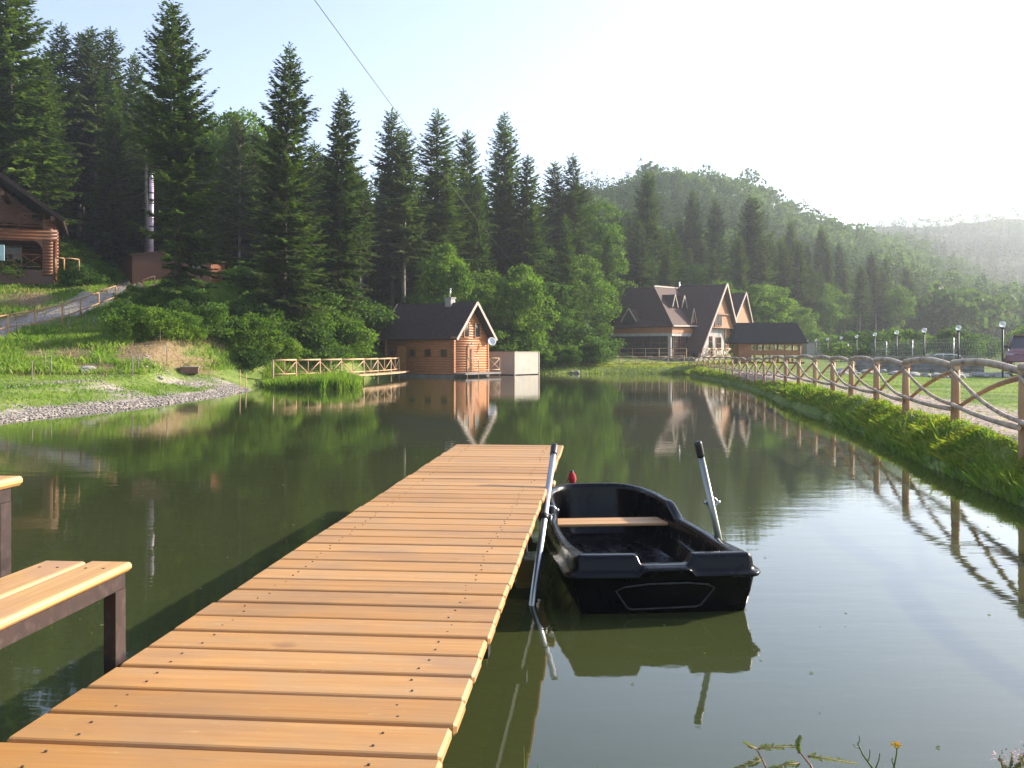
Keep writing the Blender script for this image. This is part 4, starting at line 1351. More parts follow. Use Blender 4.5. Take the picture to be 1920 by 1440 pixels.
# pale panel box on the shore right of the cabin
bx = tag(empty("panel_box", (.20, 75.0, 0), ca), "pale square panelled enclosure standing in the water right of the cabin", "enclosure")
zb = EYE-(660-HY)/F*75
MB().box((0,0,.06),(3.65,3.0,zb)).build("panel", M['plaster'], bx)
MB().box((-.03,-.03,zb),(3.68,3.03,zb+.03)).build("cap", M['trim'], bx)
for xx in (0,3.65): MB().box((xx-.04,-.04,-.9),(xx+.04,.04,zb-.002)).build("corner_post", M['trim'], bx)
MB().box((.1,.1,-1.0),(3.5,2.9,.06)).build("base", M['dark'], bx)

# ------------------------------------------------------------------ walkway with rail left of the cabin
wk = tag(empty("walkway_bridge", (0,0,0)), "narrow plank walkway with a cross-braced pole rail leading to the cabin", "walkway")
wp = [P(512,704,52.5), P(555,704,54), P(600,702,55.5), P(640,700,57), P(682,702,59.5), P(708,700,62), P(733,698,65), P(748,693,69)]
for p in wp: p.z = 0
top = [HY+ (EYE-1.42)/(p.y)*F for p in wp]
rz0 = .42
b = MB()
for a_, b_ in zip(wp[:-1], wp[1:]):
    b.bar(a_+Vector((.1,.75,rz0)), b_+Vector((.1,.75,rz0)), 1.1, .09)
b.build("deck", M['log_far'], wk)
for i, p in enumerate(wp):
    MB().tube([p+Vector((0,0,-.8)), p+Vector((0,0,1.40))], .05, 6).build("post", M['log_far'], wk)
for i, (a_, b_) in enumerate(zip(wp[:-1], wp[1:])):
    b = MB(); z = Vector((0,0,1))
    b.tube([a_+z*1.38, b_+z*1.40], .055, 6); b.tube([a_+z*.62, b_+z*.62], .035, 6)
    b.build("rail", M['log_far'], wk)
    q = (a_+b_)/2
    b = MB().tube([a_+z*1.3, q+z*.62], .03, 6).tube([q+z*.62, b_+z*1.3], .03, 6).tube([q+z*.5, q+z*1.38], .025, 6)
    b.build("brace", M['log_far'], wk)

# ------------------------------------------------------------------ curved-branch fence on the right bank
fen = tag(empty("branch_fence", (0,0,0)), "long rustic fence of bent peeled branches along the right bank", "fence")
FP = [(5.85,6.6),(6.25,9.4),(6.92,12.95),(7.85,17.0),(8.42,20.5),(9.12,24.0),(9.5,26.9),(9.9,29.6),(10.35,32.8)]
y = 32.8; 
while y < 79:
    y += 3.0; FP.append((float(np.interp(y, fY, fX)), y))
fr = random.Random(8)
def fz_(x, y): return max(gz(x+.25, y), .35)
def curve(p, q, r_, tz, sag, n=7):
    """smooth branch p->q, bowed by sag (tz = z fraction exponent)"""
    pts = []
    for i in range(n+1):
        t = i/n
        z = p.z + (q.z-p.z)*(t**tz if tz > 0 else 1-(1-t)**(-tz))
        v = p.lerp(q, t); v.z = z + sag*math.sin(math.pi*t)
        pts.append(v)
    return pts
for i, (x, y) in enumerate(FP):
    g = fz_(x, y); h = 1.0 if y < 35 else 1.0 - .2*(y-35)/45
    r_ = .078 if y < 40 else .055
    lx = fr.uniform(-.015, .015)
    MB().tube([(x,y,g-.5),(x,y,g),(x+lx,y,g+.5),(x+lx,y+lx,g+h-.03)], [r_*1.1, r_*1.05, r_*.95, r_*.92], 12 if y < 35 else 8).build("post", M['post'] if y < 60 else M['log_far'], fen)
for i in range(len(FP)-1):
    (x0,y0),(x1,y1) = FP[i], FP[i+1]          # 0 nearer, 1 farther
    g0, g1 = fz_(x0,y0), fz_(x1,y1)
    h0 = 1.0 if y0 < 35 else 1.0 - .2*(y0-35)/45; h1 = 1.0 if y1 < 35 else 1.0-.2*(y1-35)/45
    n_ = 10 if y0 < 35 else 6
    rt = .057*fr.uniform(.9,1.1) if y0 < 45 else .05
    A = Vector((x0, y0, g0+h0-.015)); B = Vector((x1, y1, g1+h1+.015))
    d = (A-B).normalized()
    pts = curve(B - d*.12, A + d*.14 - Vector((0,0,.05)), 0, 1, .075+fr.uniform(-.02,.03), n_)
    MB().tube(pts, [rt*(1.08-.2*k/n_) for k in range(n_+1)], 10).build("top_rail", M['log'] if y0 < 60 else M['log_far'], fen)
    # hanging brace: from the far post's top, down past the nearer post's foot, out to the next bay
    off = Vector((-.10, -.03, 0))
    x2, y2 = FP[i-1] if i > 0 else (x0-(x1-x0), y0-(y1-y0))
    g2 = fz_(x2, y2)
    Q0 = Vector((x1,y1,g1+h1-.10)) + off*.8; Q1 = Vector((x0,y0,g0+.30)) + off; Q2 = Vector((x2,y2,g2+.22)) + off*1.5
    Q2 = Q1.lerp(Q2, 1.03)
    pts = curve(Q0, Q1, 0, -1.75, 0, n_)
    c2 = curve(Q1, Q2, 0, 1, -.03, 5)[1:]
    pts += c2
    m_ = len(pts)
    r0 = .036 if y0 < 40 else .032
    MB().tube(pts, [r0*(.75+.4*k/m_) for k in range(m_)], 9).build("curved_brace", M['log'] if y0 < 60 else M['log_far'], fen)
    # rising brace on the land side: from the far post's foot up to the nearer post's top
    off = Vector((.09, .02, 0))
    Q0 = Vector((x1,y1,g1+.25)) + off; Q1 = Vector((x0,y0,g0+h0-.12)) + off*.8
    pts = curve(Q0, Q1, 0, -1.5, 0, n_)
    MB().tube(pts, [.034+.008*k/n_ for k in range(len(pts))], 9).build("curved_brace", M['post'] if y0 < 60 else M['log_far'], fen)

# far bank fence
ff = tag(empty("pole_fence", (0,0,0)), "low cross-braced pole fence along the far bank before the restaurant", "fence")
fpts = [(x, 83.0 + .12*math.sin(i*1.7)) for i, x in enumerate(np.linspace(2.35, 14.9, 10))]
for i, (x, y) in enumerate(fpts):
    g = gz(x, y)
    MB().tube([(x,y,g-.3),(x,y,g+.86)], .045, 6).build("post", M['log_far'], ff)
    if i < len(fpts)-1:
        x1, y1 = fpts[i+1]; b = MB(); xrail(b, (x,y,g), (x1,y1,gz(x1,y1)), .80, .036, True, .2); b.build("rail", M['log_far'], ff)

# ------------------------------------------------------------------ restaurant
ro = Vector((395/F*105, 105, 0))
rs = empty("restaurant", ro, R(-35))
tag(rs, "large restaurant with steep brown shingle roofs and orange pointed gables", "building")
ZG = 1.2
PK0 = 9.2; SLP = 1.34; LW = 5.5; RWd = 4.2; DEP = 12.0
def A(y, z, x): return (x, y, z)
b = MB()
slab(b, [(.5,0,PK0),(-DEP,0,PK0),(-DEP,-LW,PK0-SLP*LW),(.0,-LW,PK0-SLP*LW)], .16)
slab(b, [(.5,0,PK0),(.2,RWd,PK0-SLP*RWd),(-DEP,RWd,PK0-SLP*RWd),(-DEP,0,PK0)], .16)
# second gable
P2, Y2, W2 = 8.55, 6.1, 3.0
slab(b, [(.3,Y2,P2),(-DEP,Y2,P2),(-DEP,Y2-W2,P2-1.25*W2),(.0,Y2-W2,P2-1.25*W2)], .14)
slab(b, [(.3,Y2,P2),(0,Y2+W2,P2-1.25*W2),(-DEP,Y2+W2,P2-1.25*W2),(-DEP,Y2,P2)], .14)
# dining hall roof
HA, HB, HT, HM = (-1.45,-9.35,4.5), (-10.1,-9.35,4.35), (-5.25,-6.14,8.85), (-8.7,-7.2,5.85)
HC, HT2 = (-1.45,-3.0,4.6), (-5.25,.0,8.95)
HMb, HBb = (-8.9,.0,6.6), (-12.5,0,4.3)
slab(b, [HA,HC,HT2,HT], .14)
slab(b, [HA,HT,HM], .14); slab(b, [HA,HM,HB], .14)
slab(b, [HT,HT2,HMb,HM], .14); slab(b, [HM,HMb,HBb,HB], .14)
fixn(b.build("roof", M['roof_res'], rs))
# white barge trims
b = MB()
b.bar((.53,0,PK0+.02),(.03,-LW,PK0-SLP*LW-.02), .10, .24); b.bar((.53,0,PK0+.02),(.23,RWd,PK0-SLP*RWd), .10, .24)
b.bar((.33,Y2,P2),(.03,Y2-W2,P2-1.25*W2), .09, .20); b.bar((.33,Y2,P2),(.03,Y2+W2,P2-1.25*W2), .09, .20)
b.bar((-5.2,-6.2,8.86),(-5.2,0.0,8.96), .14, .14); b.bar((-1.42,-9.4,4.47),(-1.42,-3.1,4.57), .12, .14)
b.build("barge_trim", M['trim'], rs)
# gable fronts (orange boards) and white ground floor
def tri(b, x, y0, zp, w, slope, zb, th=.2):
    hb = min(w, (zp-zb)/slope)
    b.prism([(x,y0-hb,zb),(x,y0+hb,zb),(x,y0,zp)], (-th,0,0))
b = MB()
tri(b, -.12, 0, PK0-.25, LW, SLP, 4.4)
tri(b, -.12, Y2, P2-.2, W2, 1.25, 4.9)
b.box((-9.9,-9.0,3.75),(-1.75,-3.2,4.35)); b.box((-9.0,5.2-2.9,2.0),(-.62,Y2+1.8,4.9))
fixn(b.build("gable_wall", M['orange'], rs))
b = MB()
b.box((-11,-3.2,ZG),(-.72,3.3,4.4)); b.box((-.71,-4.35,ZG-.2),(-.35,-3.3,3.1))
b.prism([(-.36,-5.2,ZG-.3),(-.36,-2.95,ZG-.3),(-.36,-2.95,4.9)], (-.3,0,0))
b.box((-9.8,-8.95,3.45),(-1.8,-3.3,3.75)); b.box((-2.25,-8.9,ZG),(-1.95,-8.7,3.5)); b.box((-2.3,-4.4,ZG),(-1.95,-3.4,3.5))
fixn(b.build("ground_floor", M['white'], rs))
b = MB(); b.box((-9.75,-8.85,ZG),(-2.26,-8.6,3.45)); b.box((-2.2,-8.69,ZG),(-2.05,-4.41,3.45)); b.box((-9.75,-8.55,ZG),(-9.6,-.3,3.45))
fixn(b.build("glass_wall", M['glass'], rs))
b = MB()
for i in range(9): x_ = -9.75 + i*.93; b.box((x_-.05,-8.93,ZG),(x_+.05,-8.852,3.45))
for i in range(6): y_ = -8.6 + i*.82; b.box((-2.048,y_-.05,ZG),(-1.98,y_+.05,3.45))
b.box((-9.8,-8.92,2.7),(-2.26,-8.853,2.78)); b.box((-9.8,-8.94,ZG),(-2.0,-8.6,ZG+.12))
fixn(b.build("mullions", M['lodgewood'], rs))
for y_ in (-7.6, -5.9): window(rs, (-1.99,y_,2.35), (0,1,0), (1,0,0), 1.2, 2.1, .06, 2, 3, 'lodgewood', "glazed_door")
window(rs, (-.70,-1.9,2.4), (0,1,0), (1,0,0), 1.3, 2.1, .07, 1, 3, 'lodgewood', "glazed_door")
window(rs, (-.70,.5,2.7), (0,1,0), (1,0,0), 1.3, 1.3, .07, 1, 1, 'lodgewood')
window(rs, (-.10,-.9,5.3), (0,1,0), (1,0,0), 1.5, 1.3, .08, 1, 0, 'lodgewood')
# timber struts of the gable
b = MB()
b.bar((.0,-2.4,5.9),(.0,2.4,5.9), .14); b.bar((-.3,-3.3,3.2),(-.3,-3.3,4.6), .14); b.bar((-.0,-2.2,4.45),(-.0,-2.2,5.85), .12)
b.bar((-.3,1.4,3.2),(-.3,1.4,5.9), .12)
b.build("gable_timber", M['lodgewood'], rs)
# small pointed dormers
def dormer(c, w, h, dep, dirx, diry, m2='orange'):
    """c front apex base centre"""
    c = Vector(c); n = Vector((dirx, diry, 0)).normalized(); u = Vector((-n.y, n.x, 0))
    b = MB()
    ap = c + Vector((0,0,h)); L_, R_ = c - u*w/2, c + u*w/2
    slab(b, [ap+n*.12, ap-n*dep, L_-n*dep-u*.08, L_+n*.12-u*.08], .06); slab(b, [ap+n*.12, R_+n*.12+u*.08, R_-n*dep+u*.08, ap-n*dep], .06)
    d_ = fixn(b.build("dormer", M['roof_res'], rs))
    f = MB(); f.prism([L_, R_, ap-Vector((0,0,.08))], -n*.06); fixn(f.build("dormer_front", M[m2], d_))
    t = MB(); t.bar(ap+n*.14, L_+n*.14-u*.08, .07, .11); t.bar(ap+n*.14, R_+n*.14+u*.08, .07, .11); t.build("dormer_trim", M['trim'], d_)
dormer((-3.0,-5.9,6.55), 1.2, 1.35, 1.6, 1, 0, 'glass'); dormer((-3.0,-3.6,6.55), 1.2, 1.35, 1.6, 1, 0, 'glass'); dormer((-1.75,-3.9,4.75), 1.3, 1.7, 2.2, 1, 0)
dormer((-6.7,-9.0,4.95), 1.7, 1.45, 2.0, 0, -1, 'glass')
ct = MB().tube([(-4.9,-.6,8.7),(-4.9,-.6,9.5)], .09, 8).tube([(-4.9,-.6,9.5),(-4.9,-.6,9.62)], [.16,.05], 8).build("vent_pipe", M['alu'], rs)
# terrace
b = MB(); b.box((-11,-11.6,.2),(1.9,-8.95,ZG-.004)); b.box((-1.9,-8.9,.2),(1.9,4.0,ZG-.006)); b.build("terrace", M['concrete'], rs)
b = MB()
for i in range(9):
    x_ = -11 + i*1.5
    b.tube([(x_,-11.5,.3),(x_,-11.5,ZG+.95)], .04, 6)
b.tube([(-11,-11.5,ZG+.95),(1.0,-11.5,ZG+.95)], .04, 6); b.tube([(-11,-11.5,ZG+.5),(1.0,-11.5,ZG+.5)], .03, 6)
for i in range(4): xrail(b, (1.6,-9+i*1.8,ZG),(1.6,-7.2+i*1.8,ZG), .95, .045); b.tube([(1.6,-9+i*1.8,.3),(1.6,-9+i*1.8,ZG+1)], .05, 6)
b.build("terrace_rail", M['log_far'], rs)

# ------------------------------------------------------------------ open pavilion
pv = empty("pavilion", ((1437-CX)/F*82, 82, 0), R(-4)); tag(pv, "open wooden pavilion with a dark shingle roof behind the branch fence", "pavilion")
g = 1.0
b = MB()
rzp, ep = EYE+(HY-605)/F*82, EYE+(HY-643)/F*82
slab(b, [(-2.55,0,rzp),(-3.1,-1.75,ep),(3.1,-1.75,ep),(2.55,0,rzp)], .09); slab(b, [(-2.55,0,rzp),(2.55,0,rzp),(3.1,1.75,ep),(-3.1,1.75,ep)], .09)
slab(b, [(2.55,0,rzp),(3.1,-1.75,ep),(3.1,1.75,ep)], .06); slab(b, [(-2.55,0,rzp),(-3.1,1.75,ep),(-3.1,-1.75,ep)], .06)
fixn(b.build("roof", M['roof_gaz'], pv))
for x_ in (-2.5,-1.25,0,1.25,2.5):
    for y_ in (-1.4,1.4): MB().tube([(x_,y_,g-.5),(x_,y_,ep+.05)], .09, 8).build("post", M['orange'], pv)
b = MB()
for y_ in (-1.4,1.4): b.bar((-2.7,y_,ep-.08),(2.7,y_,ep-.08), .14, .16); b.bar((-2.5,y_,g+.75),(2.5,y_,g+.75), .12, .42)
for x_ in (-2.5,2.5): b.bar((x_,-1.4,ep-.08),(x_,1.4,ep-.08), .14, .14); b.bar((x_,-1.4,g+.75),(x_,1.4,g+.75), .1, .36)
for x_ in (-2.5,0,1.25,2.5):
    for s_ in (-1,1):
        if abs(x_+s_*.4) < 2.6: b.bar((x_,-1.4,ep-.55),(x_+s_*.4,-1.4,ep-.12), .07)
b.build("rail", M['orange'], pv)
b = MB(); b.box((-2.3,-.4,g+.68),(2.3,.4,g+.76)); b.box((-1.9,-.1,g-.1),(-1.7,.1,g+.68)); b.box((1.7,-.1,g-.1),(1.9,.1,g+.68)); b.build("table_inside", M['orange'], pv)
b = MB(); b.box((-2.52,-1.36,g-.3),(-1.5,1.36,ep-.1)); b.build("end_screen", M['orange'], pv)
MB().box((-2.8,-1.7,g-.7),(2.8,1.7,g-.02)).build("floor", M['lodgewood'], pv)

# little wooden house on stilts on the far bank
q = on(1040, 87)
lh = tag(empty("bird_feeder_house", q, R(20)), "small red-roofed wooden feeder house on stilts behind the far bank fence", "feeder house")
b = MB()
for sx in (-.45,.45):
    for sy in (-.4,.4): b.tube([(sx*1.15,sy*1.15,-.3),(sx*.8,sy*.8,1.35)], .05, 6)
b.build("stilts", M['orange'], lh)
MB().box((-.45,-.4,1.3),(.45,.4,1.4)).box((-.36,-.33,1.4),(.36,-.30,1.75)).build("platform", M['orange'], lh)
b = MB(); slab(b, [(0,-.65,2.35),(0,.65,2.35),(-.75,.65,1.65),(-.75,-.65,1.65)], .06); slab(b, [(0,-.65,2.35),(.75,-.65,1.65),(.75,.65,1.65),(0,.65,2.35)], .06)
fixn(b.build("roof", mat("reddish_boards", (.38,.12,.05), (.28,.08,.035), 4, .7), lh))

# ------------------------------------------------------------------ log lodge at the left edge
q = P(100, 490, 66)
ld = empty("log_lodge", (q.x, q.y, 0), R(23)); tag(ld, "dark varnished log lodge with a balcony, cut by the left picture edge", "lodge")
zb_ = q.z; S = 66/F                         # metres per picture pixel at the front wall
b = MB()
X0 = -11.0
ridge = Vector((X0/2-1.0, 0, zb_ + 8.1)); ez = zb_ + 2.95; rx_ = .75
slab(b, [(ridge.x,-1.6,ridge.z),(rx_,-1.6,ez-.25),(rx_,9,ez-.25),(ridge.x,9,ridge.z)], .14)
lx_ = 2*ridge.x - rx_
slab(b, [(ridge.x,-1.6,ridge.z),(ridge.x,9,ridge.z),(lx_,9,ez-.25),(lx_,-1.6,ez-.25)], .14)
fixn(b.build("roof", M['brownroof'], ld))
for xe in (rx_, lx_): MB().bar((ridge.x,-1.65,ridge.z-.08),(xe,-1.65,ez-.33), .06, .26).build("bargeboard", M['brownroof'], ld)
b = MB()
logwall(b, (0,.6),(0,7.5), zb_-1.2, ez-.05, .24, .13, .2); logwall(b, (0,3.0),(X0,3.0), zb_-.3, ez-.1, .24, .13, .2); b.prism([(-.4,2.9,ez-.1),(lx_+.9,2.9,ez-.1),(ridge.x,2.9,ridge.z-.4)], (0,.2,0)); logwall(b, (X0,0),(X0,7.5), zb_-1, ez, .24, .13, .2)
b.build("wall", M['lodgewood'], ld)
b = MB()
logwall(b, (-.65,0),(-.05,0), zb_-1.0, ez-.1, .22, .13, .02)
logwall(b, (X0,0),(.1,0), zb_+1.45, zb_+2.15, .23, .14, .15)
b.bar((.0,-1.3,ez-.15),(.0,7,ez-.15), .26, .3)
b.bar((-3.0,-1.4,ez+1.35),(-3.0,4,ez+1.35), .24, .28)
b.build("porch_frame", M['lodge_porch'], ld)
# arch infill in the porch corner
pts = [(-.65,0,zb_+1.45)] + [(-.65-.9+.9*math.cos(a), 0, zb_+.55+.9*math.sin(a)) for a in [i*math.pi/2/8 for i in range(9)]]
MB().prism([Vector(p)-Vector((0,.09,0)) for p in pts], (0,.18,0)).build("arch_brace", M['lodge_porch'], ld)
b = MB(); 
for i in range(6):
    xa = -.55 - i*1.55
    xrail(b, (xa,-.05,zb_+2.22),(xa-1.55,-.05,zb_+2.22), .95, .04); b.tube([(xa,-.05,zb_+2.1),(xa,-.05,zb_+3.25)], .05, 6)
b.build("balcony_rail", M['lodge_porch'], ld)
b = MB()
for i in range(4):
    xa = -.75 - i*1.2
    xrail(b, (xa,-.05,zb_-.55),(xa-1.2,-.05,zb_-.55), .95, .035); b.tube([(xa-1.2,-.05,zb_-.8),(xa-1.2,-.05,zb_+.45)], .04, 6)
b.build("porch_rail", M['lodge_porch'], ld)
MB().box((X0,.0,zb_+1.35),(0,3.0,zb_+1.44)).build("balcony_floor", M['lodgewood'], ld)
MB().box((X0,.0,zb_-1.6),(0,7.5,zb_-.62)).build("foundation", M['shed'], ld)
window(ld, (-3.0,2.84,zb_+.35), (1,0,0), (0,-1,0), 1.6, 1.5, .08, 1, 0, 'white', "glazed_door")
b = MB().box((-3.35,-.6,zb_-.1),(-2.95,-.3,zb_+.95)).build("pale_screen", mat("pale_blue_board", (.45,.62,.64), (.38,.52,.55), 2, .6), ld)

# small rail from the lodge corner
def rail(name, label, pts, h, m_, r_=.04, low=.35, group=None):
    root = tag(empty(name, (0,0,0)), label, "railing", group)
    for i, p in enumerate(pts):
        MB().tube([p+Vector((0,0,-.3)), p+Vector((0,0,h))], r_*1.1, 6).build("post", m_, root)
    for a_, b_ in zip(pts[:-1], pts[1:]):
        bb = MB(); z = Vector((0,0,1)); mid = (a_+b_)/2
        bb.tube([a_+z*h, mid+z*(h+.03), b_+z*h], r_, 6)
        if low: bb.tube([a_+z*h*low, b_+z*h*low], r_*.8, 6)
        bb.build("rail", m_, root)
    return root
# rail along the gravel track
rp_ = [hit(-60, 645), hit(15, 626), hit(66, 618), hit(117, 606), hit(151, 594), hit(185, 580), hit(217, 568)]
rail("track_railing", "pale pole railing climbing beside the gravel track on the left slope", rp_, 1.0, M['post'], .045)
rp_ = [hit(268, 551), hit(290, 543)]
rail("track_railing", "short pole railing piece in front of the brown shed", rp_, .85, M['post'], .045)
rp_ = []
for px, py, Y in ((385,533,72),(408,534,73),(430,536,74),(450,538,75),(465,539,76),(482,541,77)):
    x, y, z = on(px, Y); zz = EYE-(py-HY)/F*y; rp_.append(Vector((x, y, zz)))
rail("hill_railing", "thin low railing behind the grass right of the brown shed", rp_, .75, M['log_far'], .035, 0)
rp_ = [P(104,497,64.5), P(120,497,64.8), P(148,499,65.5)]
rail("lodge_railing", "short railing beside the log lodge corner", rp_, .45, M['post'], .05, 0)

# ------------------------------------------------------------------ shed and flue
q0 = P(248, 527, 70); 
sh = empty("metal_shed", (q0.x, q0.y, 0), R(30)); tag(sh, "dark brown sheet-metal shed with a shallow pitched roof behind the ragged conifer", "shed")
zs = q0.z; wS, hS = 4.6, 1.9
b = MB(); b.prism([(0,0,zs-.6),(wS,0,zs-.6),(wS,0,zs+hS),(wS/2,0,zs+hS+.38),(0,0,zs+hS)], (0,6,0)); fixn(b.build("wall", M['shed'], sh))
b = MB(); slab(b, [(wS/2,-.15,zs+hS+.45),(wS/2,6.2,zs+hS+.45),(-.2,6.2,zs+hS+.02),(-.2,-.15,zs+hS+.02)], .05); slab(b, [(wS/2,-.15,zs+hS+.45),(wS+.2,-.15,zs+hS+.02),(wS+.2,6.2,zs+hS+.02),(wS/2,6.2,zs+hS+.45)], .05)
fixn(b.build("roof", M['shed'], sh))
an = empty("wooden_lean_to", (P(345,527,69).x, 69, 0), R(-6)); tag(an, "low dark wooden hut with a small window beside the brown shed", "hut")
za = EYE-(527-HY)/F*69
MB().box((0,0,za-.5),(2.0,2.5,za+1.35)).build("wall", M['lodgewood'], an)
fixn(slab(MB(), [(-.2,-.3,za+1.42),(2.3,-.3,za+1.36),(2.3,2.7,za+1.6),(-.2,2.7,za+1.7)], .06).build("roof", M['shed'], an))
window(an, (.9,-.02,za+.95), (1,0,0), (0,-1,0), .55, .5, .06, 1, 0, 'white')
q1 = P(284, 475, 74)
fl_ = empty("steel_flue", (q1.x, q1.y, 0)); tag(fl_, "tall shiny steel chimney pipe rising behind the brown shed", "chimney")
zt1, zt0 = EYE-(333-HY)/F*74, gz(q1.x, q1.y)-.3
b = MB(); b.tube([(0,0,zt0),(0,0,zt1)], .165, 16); 
b.build("pipe", M['chrome'], fl_)
for zq in (.25,.36,.42,.62,.8):
    zz = zt1 + (zt0+2-zt1)*zq*.8
    MB().tube([(0,0,zz-.05),(0,0,zz+.05)], .178, 16).build("band", M['dark'], fl_)
MB().tube([(0,0,zt1),(0,0,zt1+.06),(0,0,zt1+.28),(0,0,zt1+.30)], [.20,.10,.10,.19], 14).build("cap", M['alu'], fl_)
q1 = P(272, 475, 74.5)
lm_ = empty("lattice_mast", (q1.x, q1.y, 0)); tag(lm_, "very thin dotted lattice mast standing beside the steel chimney", "mast")
b = MB(); zz = zt0
for sx, sy in ((0,0),(.16,0),(.08,.14)): b.tube([(sx,sy,zt0),(sx,sy,zt1+.9)], .008, 4)
while zz < zt1+.8:
    b.bar((0,0,zz),(.16,0,zz+.16), .008); b.bar((.16,0,zz+.16),(0,0,zz+.32), .008); zz += .32
b.build("lattice", M['wire'], lm_)

# ------------------------------------------------------------------ lamps, wire fence, wall, rubble, cars on the right
LP = [(1880,605),(1797,612),(1733,617),(1681,621),(1640,625),(1606,629),(1577,632),(1552,634.5),(1530,636.5),(1513,639)]
ORD = ["nearest black post lamp with a clear globe, by the red car", "second post lamp from the red car", "third post lamp from the red car", "fourth post lamp from the red car, near the white car roof",
       "fifth post lamp from the red car", "sixth post lamp from the red car", "fifth post lamp from the pavilion", "fourth post lamp from the pavilion", "third post lamp from the pavilion", "post lamp closest to the pavilion"]
ORD[8] = "second post lamp from the pavilion end"; ORD[7] = "third post lamp from the pavilion end"; ORD[6] = "fourth post lamp from the pavilion end"
lamp0 = None
for i, (px, py) in enumerate(LP):
    Y = 1.28*F/(HY-py); x = (px-CX)/F*Y; g = gz(x, Y); top_ = 3.18
    if lamp0 is None:
        root = empty("post_lamp", (x, Y, g))
        hgt = top_-g
        MB().tube([(0,0,-.3),(0,0,hgt-.24)], .042, 10).build("pole", M['dark'], root)
        MB().tube([(0,0,hgt-.30),(0,0,hgt-.21),(0,0,hgt-.20)], [.055,.085,.05], 12).build("fitting", M['dark'], root)
        s_ = MB(); pts = [(0,0,hgt-.20+.26*t) for t in (0,.08,.25,.5,.75,.92,1)]
        s_.tube(pts, [.06,.09,.125,.14,.125,.09,.03], 16).build("globe", M['globe'], root)
        lamp0 = root
    else:
        root = lamp0.copy(); col.objects.link(root); root.location = (x, Y, top_-hgt)
        for ch_ in lamp0.children:
            c_ = ch_.copy(); col.objects.link(c_); c_.parent = root
    tag(root, ORD[i], "street lamp", "black post lamps along the lawn")
# wire-mesh fence behind the lamps
cf = tag(empty("wire_mesh_fence", (0,0,0)), "see-through wire mesh fence running behind the row of lamps", "fence")
CP = [(28.5,44.5),(27.2,52),(27.6,60),(29.2,70),(31.2,80),(33.2,90),(35,100),(37,110)]
CP = [(x, y) for x, y in CP]
for x, y in CP: MB().tube([(x,y,gz(x,y)-.2),(x,y,2.72)], .035, 8).build("post", M['mesh'], cf)
b = MB()
for (xa,ya),(xb,yb) in zip(CP[:-1], CP[1:]):
    za_, zb2 = gz(xa,ya), gz(xb,yb)
    for t in range(9):
        zz = .3 + 2.35*t/8
        b.bar((xa,ya,za_+zz*(2.7-za_)/2.7),(xb,yb,zb2+zz*(2.7-zb2)/2.7), .010 if t < 8 else .02)
    n_ = 22
    L = Vector((xb-xa,yb-ya,0))
    for t in range(n_):
        for s_ in (0,2):
            pa = Vector((xa,ya,0)) + L*(t/n_) + Vector((0,0,.85+1.8*(s_ > 0))); pb_ = Vector((xa,ya,0)) + L*((t+2)/n_) + Vector((0,0,.85+1.8*(s_ == 0)))
            b.bar(pa, pb_, .007)
b.build("wire_mesh", M['mesh'], cf)
# grey wall piece by piece
gw = tag(empty("stone_wall", (0,0,0)), "low grey block wall beyond the lawn under the lamps", "wall")
b = MB(); rw = random.Random(2)
wa, wb_ = Vector((19.9,56.5,0)), Vector((26.8,54.5,0))
for c_ in range(5):
    n_ = 12; 
    for i in range(n_):
        t0, t1 = (i + (.5 if c_ % 2 else 0))/n_, (i+1+(.5 if c_ % 2 else 0))/n_
        t1 = min(t1, 1); 
        if t0 >= 1: continue
        p_, q_ = wa.lerp(wb_, t0), wa.lerp(wb_, t1); d_ = (q_-p_).normalized()*.008
        z_ = .62 + c_*.19
        b.bar(p_+d_+Vector((0,0,z_)), q_-d_+Vector((0,0,z_)), .28+rw.uniform(-.02,.02), .18)
b.build("blocks", M['stonewall'], gw)
b = MB(); b.bar(wa+Vector((0,0,1.56)), wb_+Vector((0,0,1.56)), .4, .09); b.build("coping", M['concrete'], gw)
# rubble: individually visible stones at the lawn's far edge
def rockmesh(seed):
    import bmesh
    r_ = random.Random(seed); bm = bmesh.new(); bmesh.ops.create_icosphere(bm, subdivisions=2, radius=.5)
    for v in bm.verts:
        v.co *= 1 + r_.uniform(-.14,.14); v.co.z *= .7
    for f in bm.faces: f.smooth = r_.random() < .3
    me = bpy.data.meshes.new("stone"); bm.to_mesh(me); bm.free(); me.materials.append(M['rock']); return me
RK = [rockmesh(i) for i in range(4)]
rk = random.Random(6)
for i in range(70):
    px = rk.uniform(1560, 1900); Y = rk.uniform(44, 48) if px > 1700 else rk.uniform(50, 56)
    x, y, z = on(px, Y)
    s_ = rk.uniform(.25, .65)
    o = link("stone", RK[i % 4], loc=(x, y, z+.06), rz=rk.uniform(0,6), scale=(s_*rk.uniform(.9,1.5), s_, s_*.8))
    tag(o, "pale rubble stone in the loose row between lawn and grey wall", "stone", "rubble stones beyond the lawn")
for i, (px, py, s_) in enumerate(((165,697,.55),(160,700,.3),(118,598,.3),(300,713,.25),(1073,699.5,.3),(1082,699.5,.45))):
    p = hit(px, py); o = link("stone", RK[i % 4], loc=p+Vector((0,0,.05)), rz=i, scale=(s_*1.4, s_, s_))
    tag(o, ["white rock at the foot of the left grassy slope","small white rock beside the bigger one at the slope's foot","stone lying by the track railing","small stone on the flat bank below the slope","left one of two pale stones at the far water edge","right one of two pale stones at the far water edge"][i], "stone")
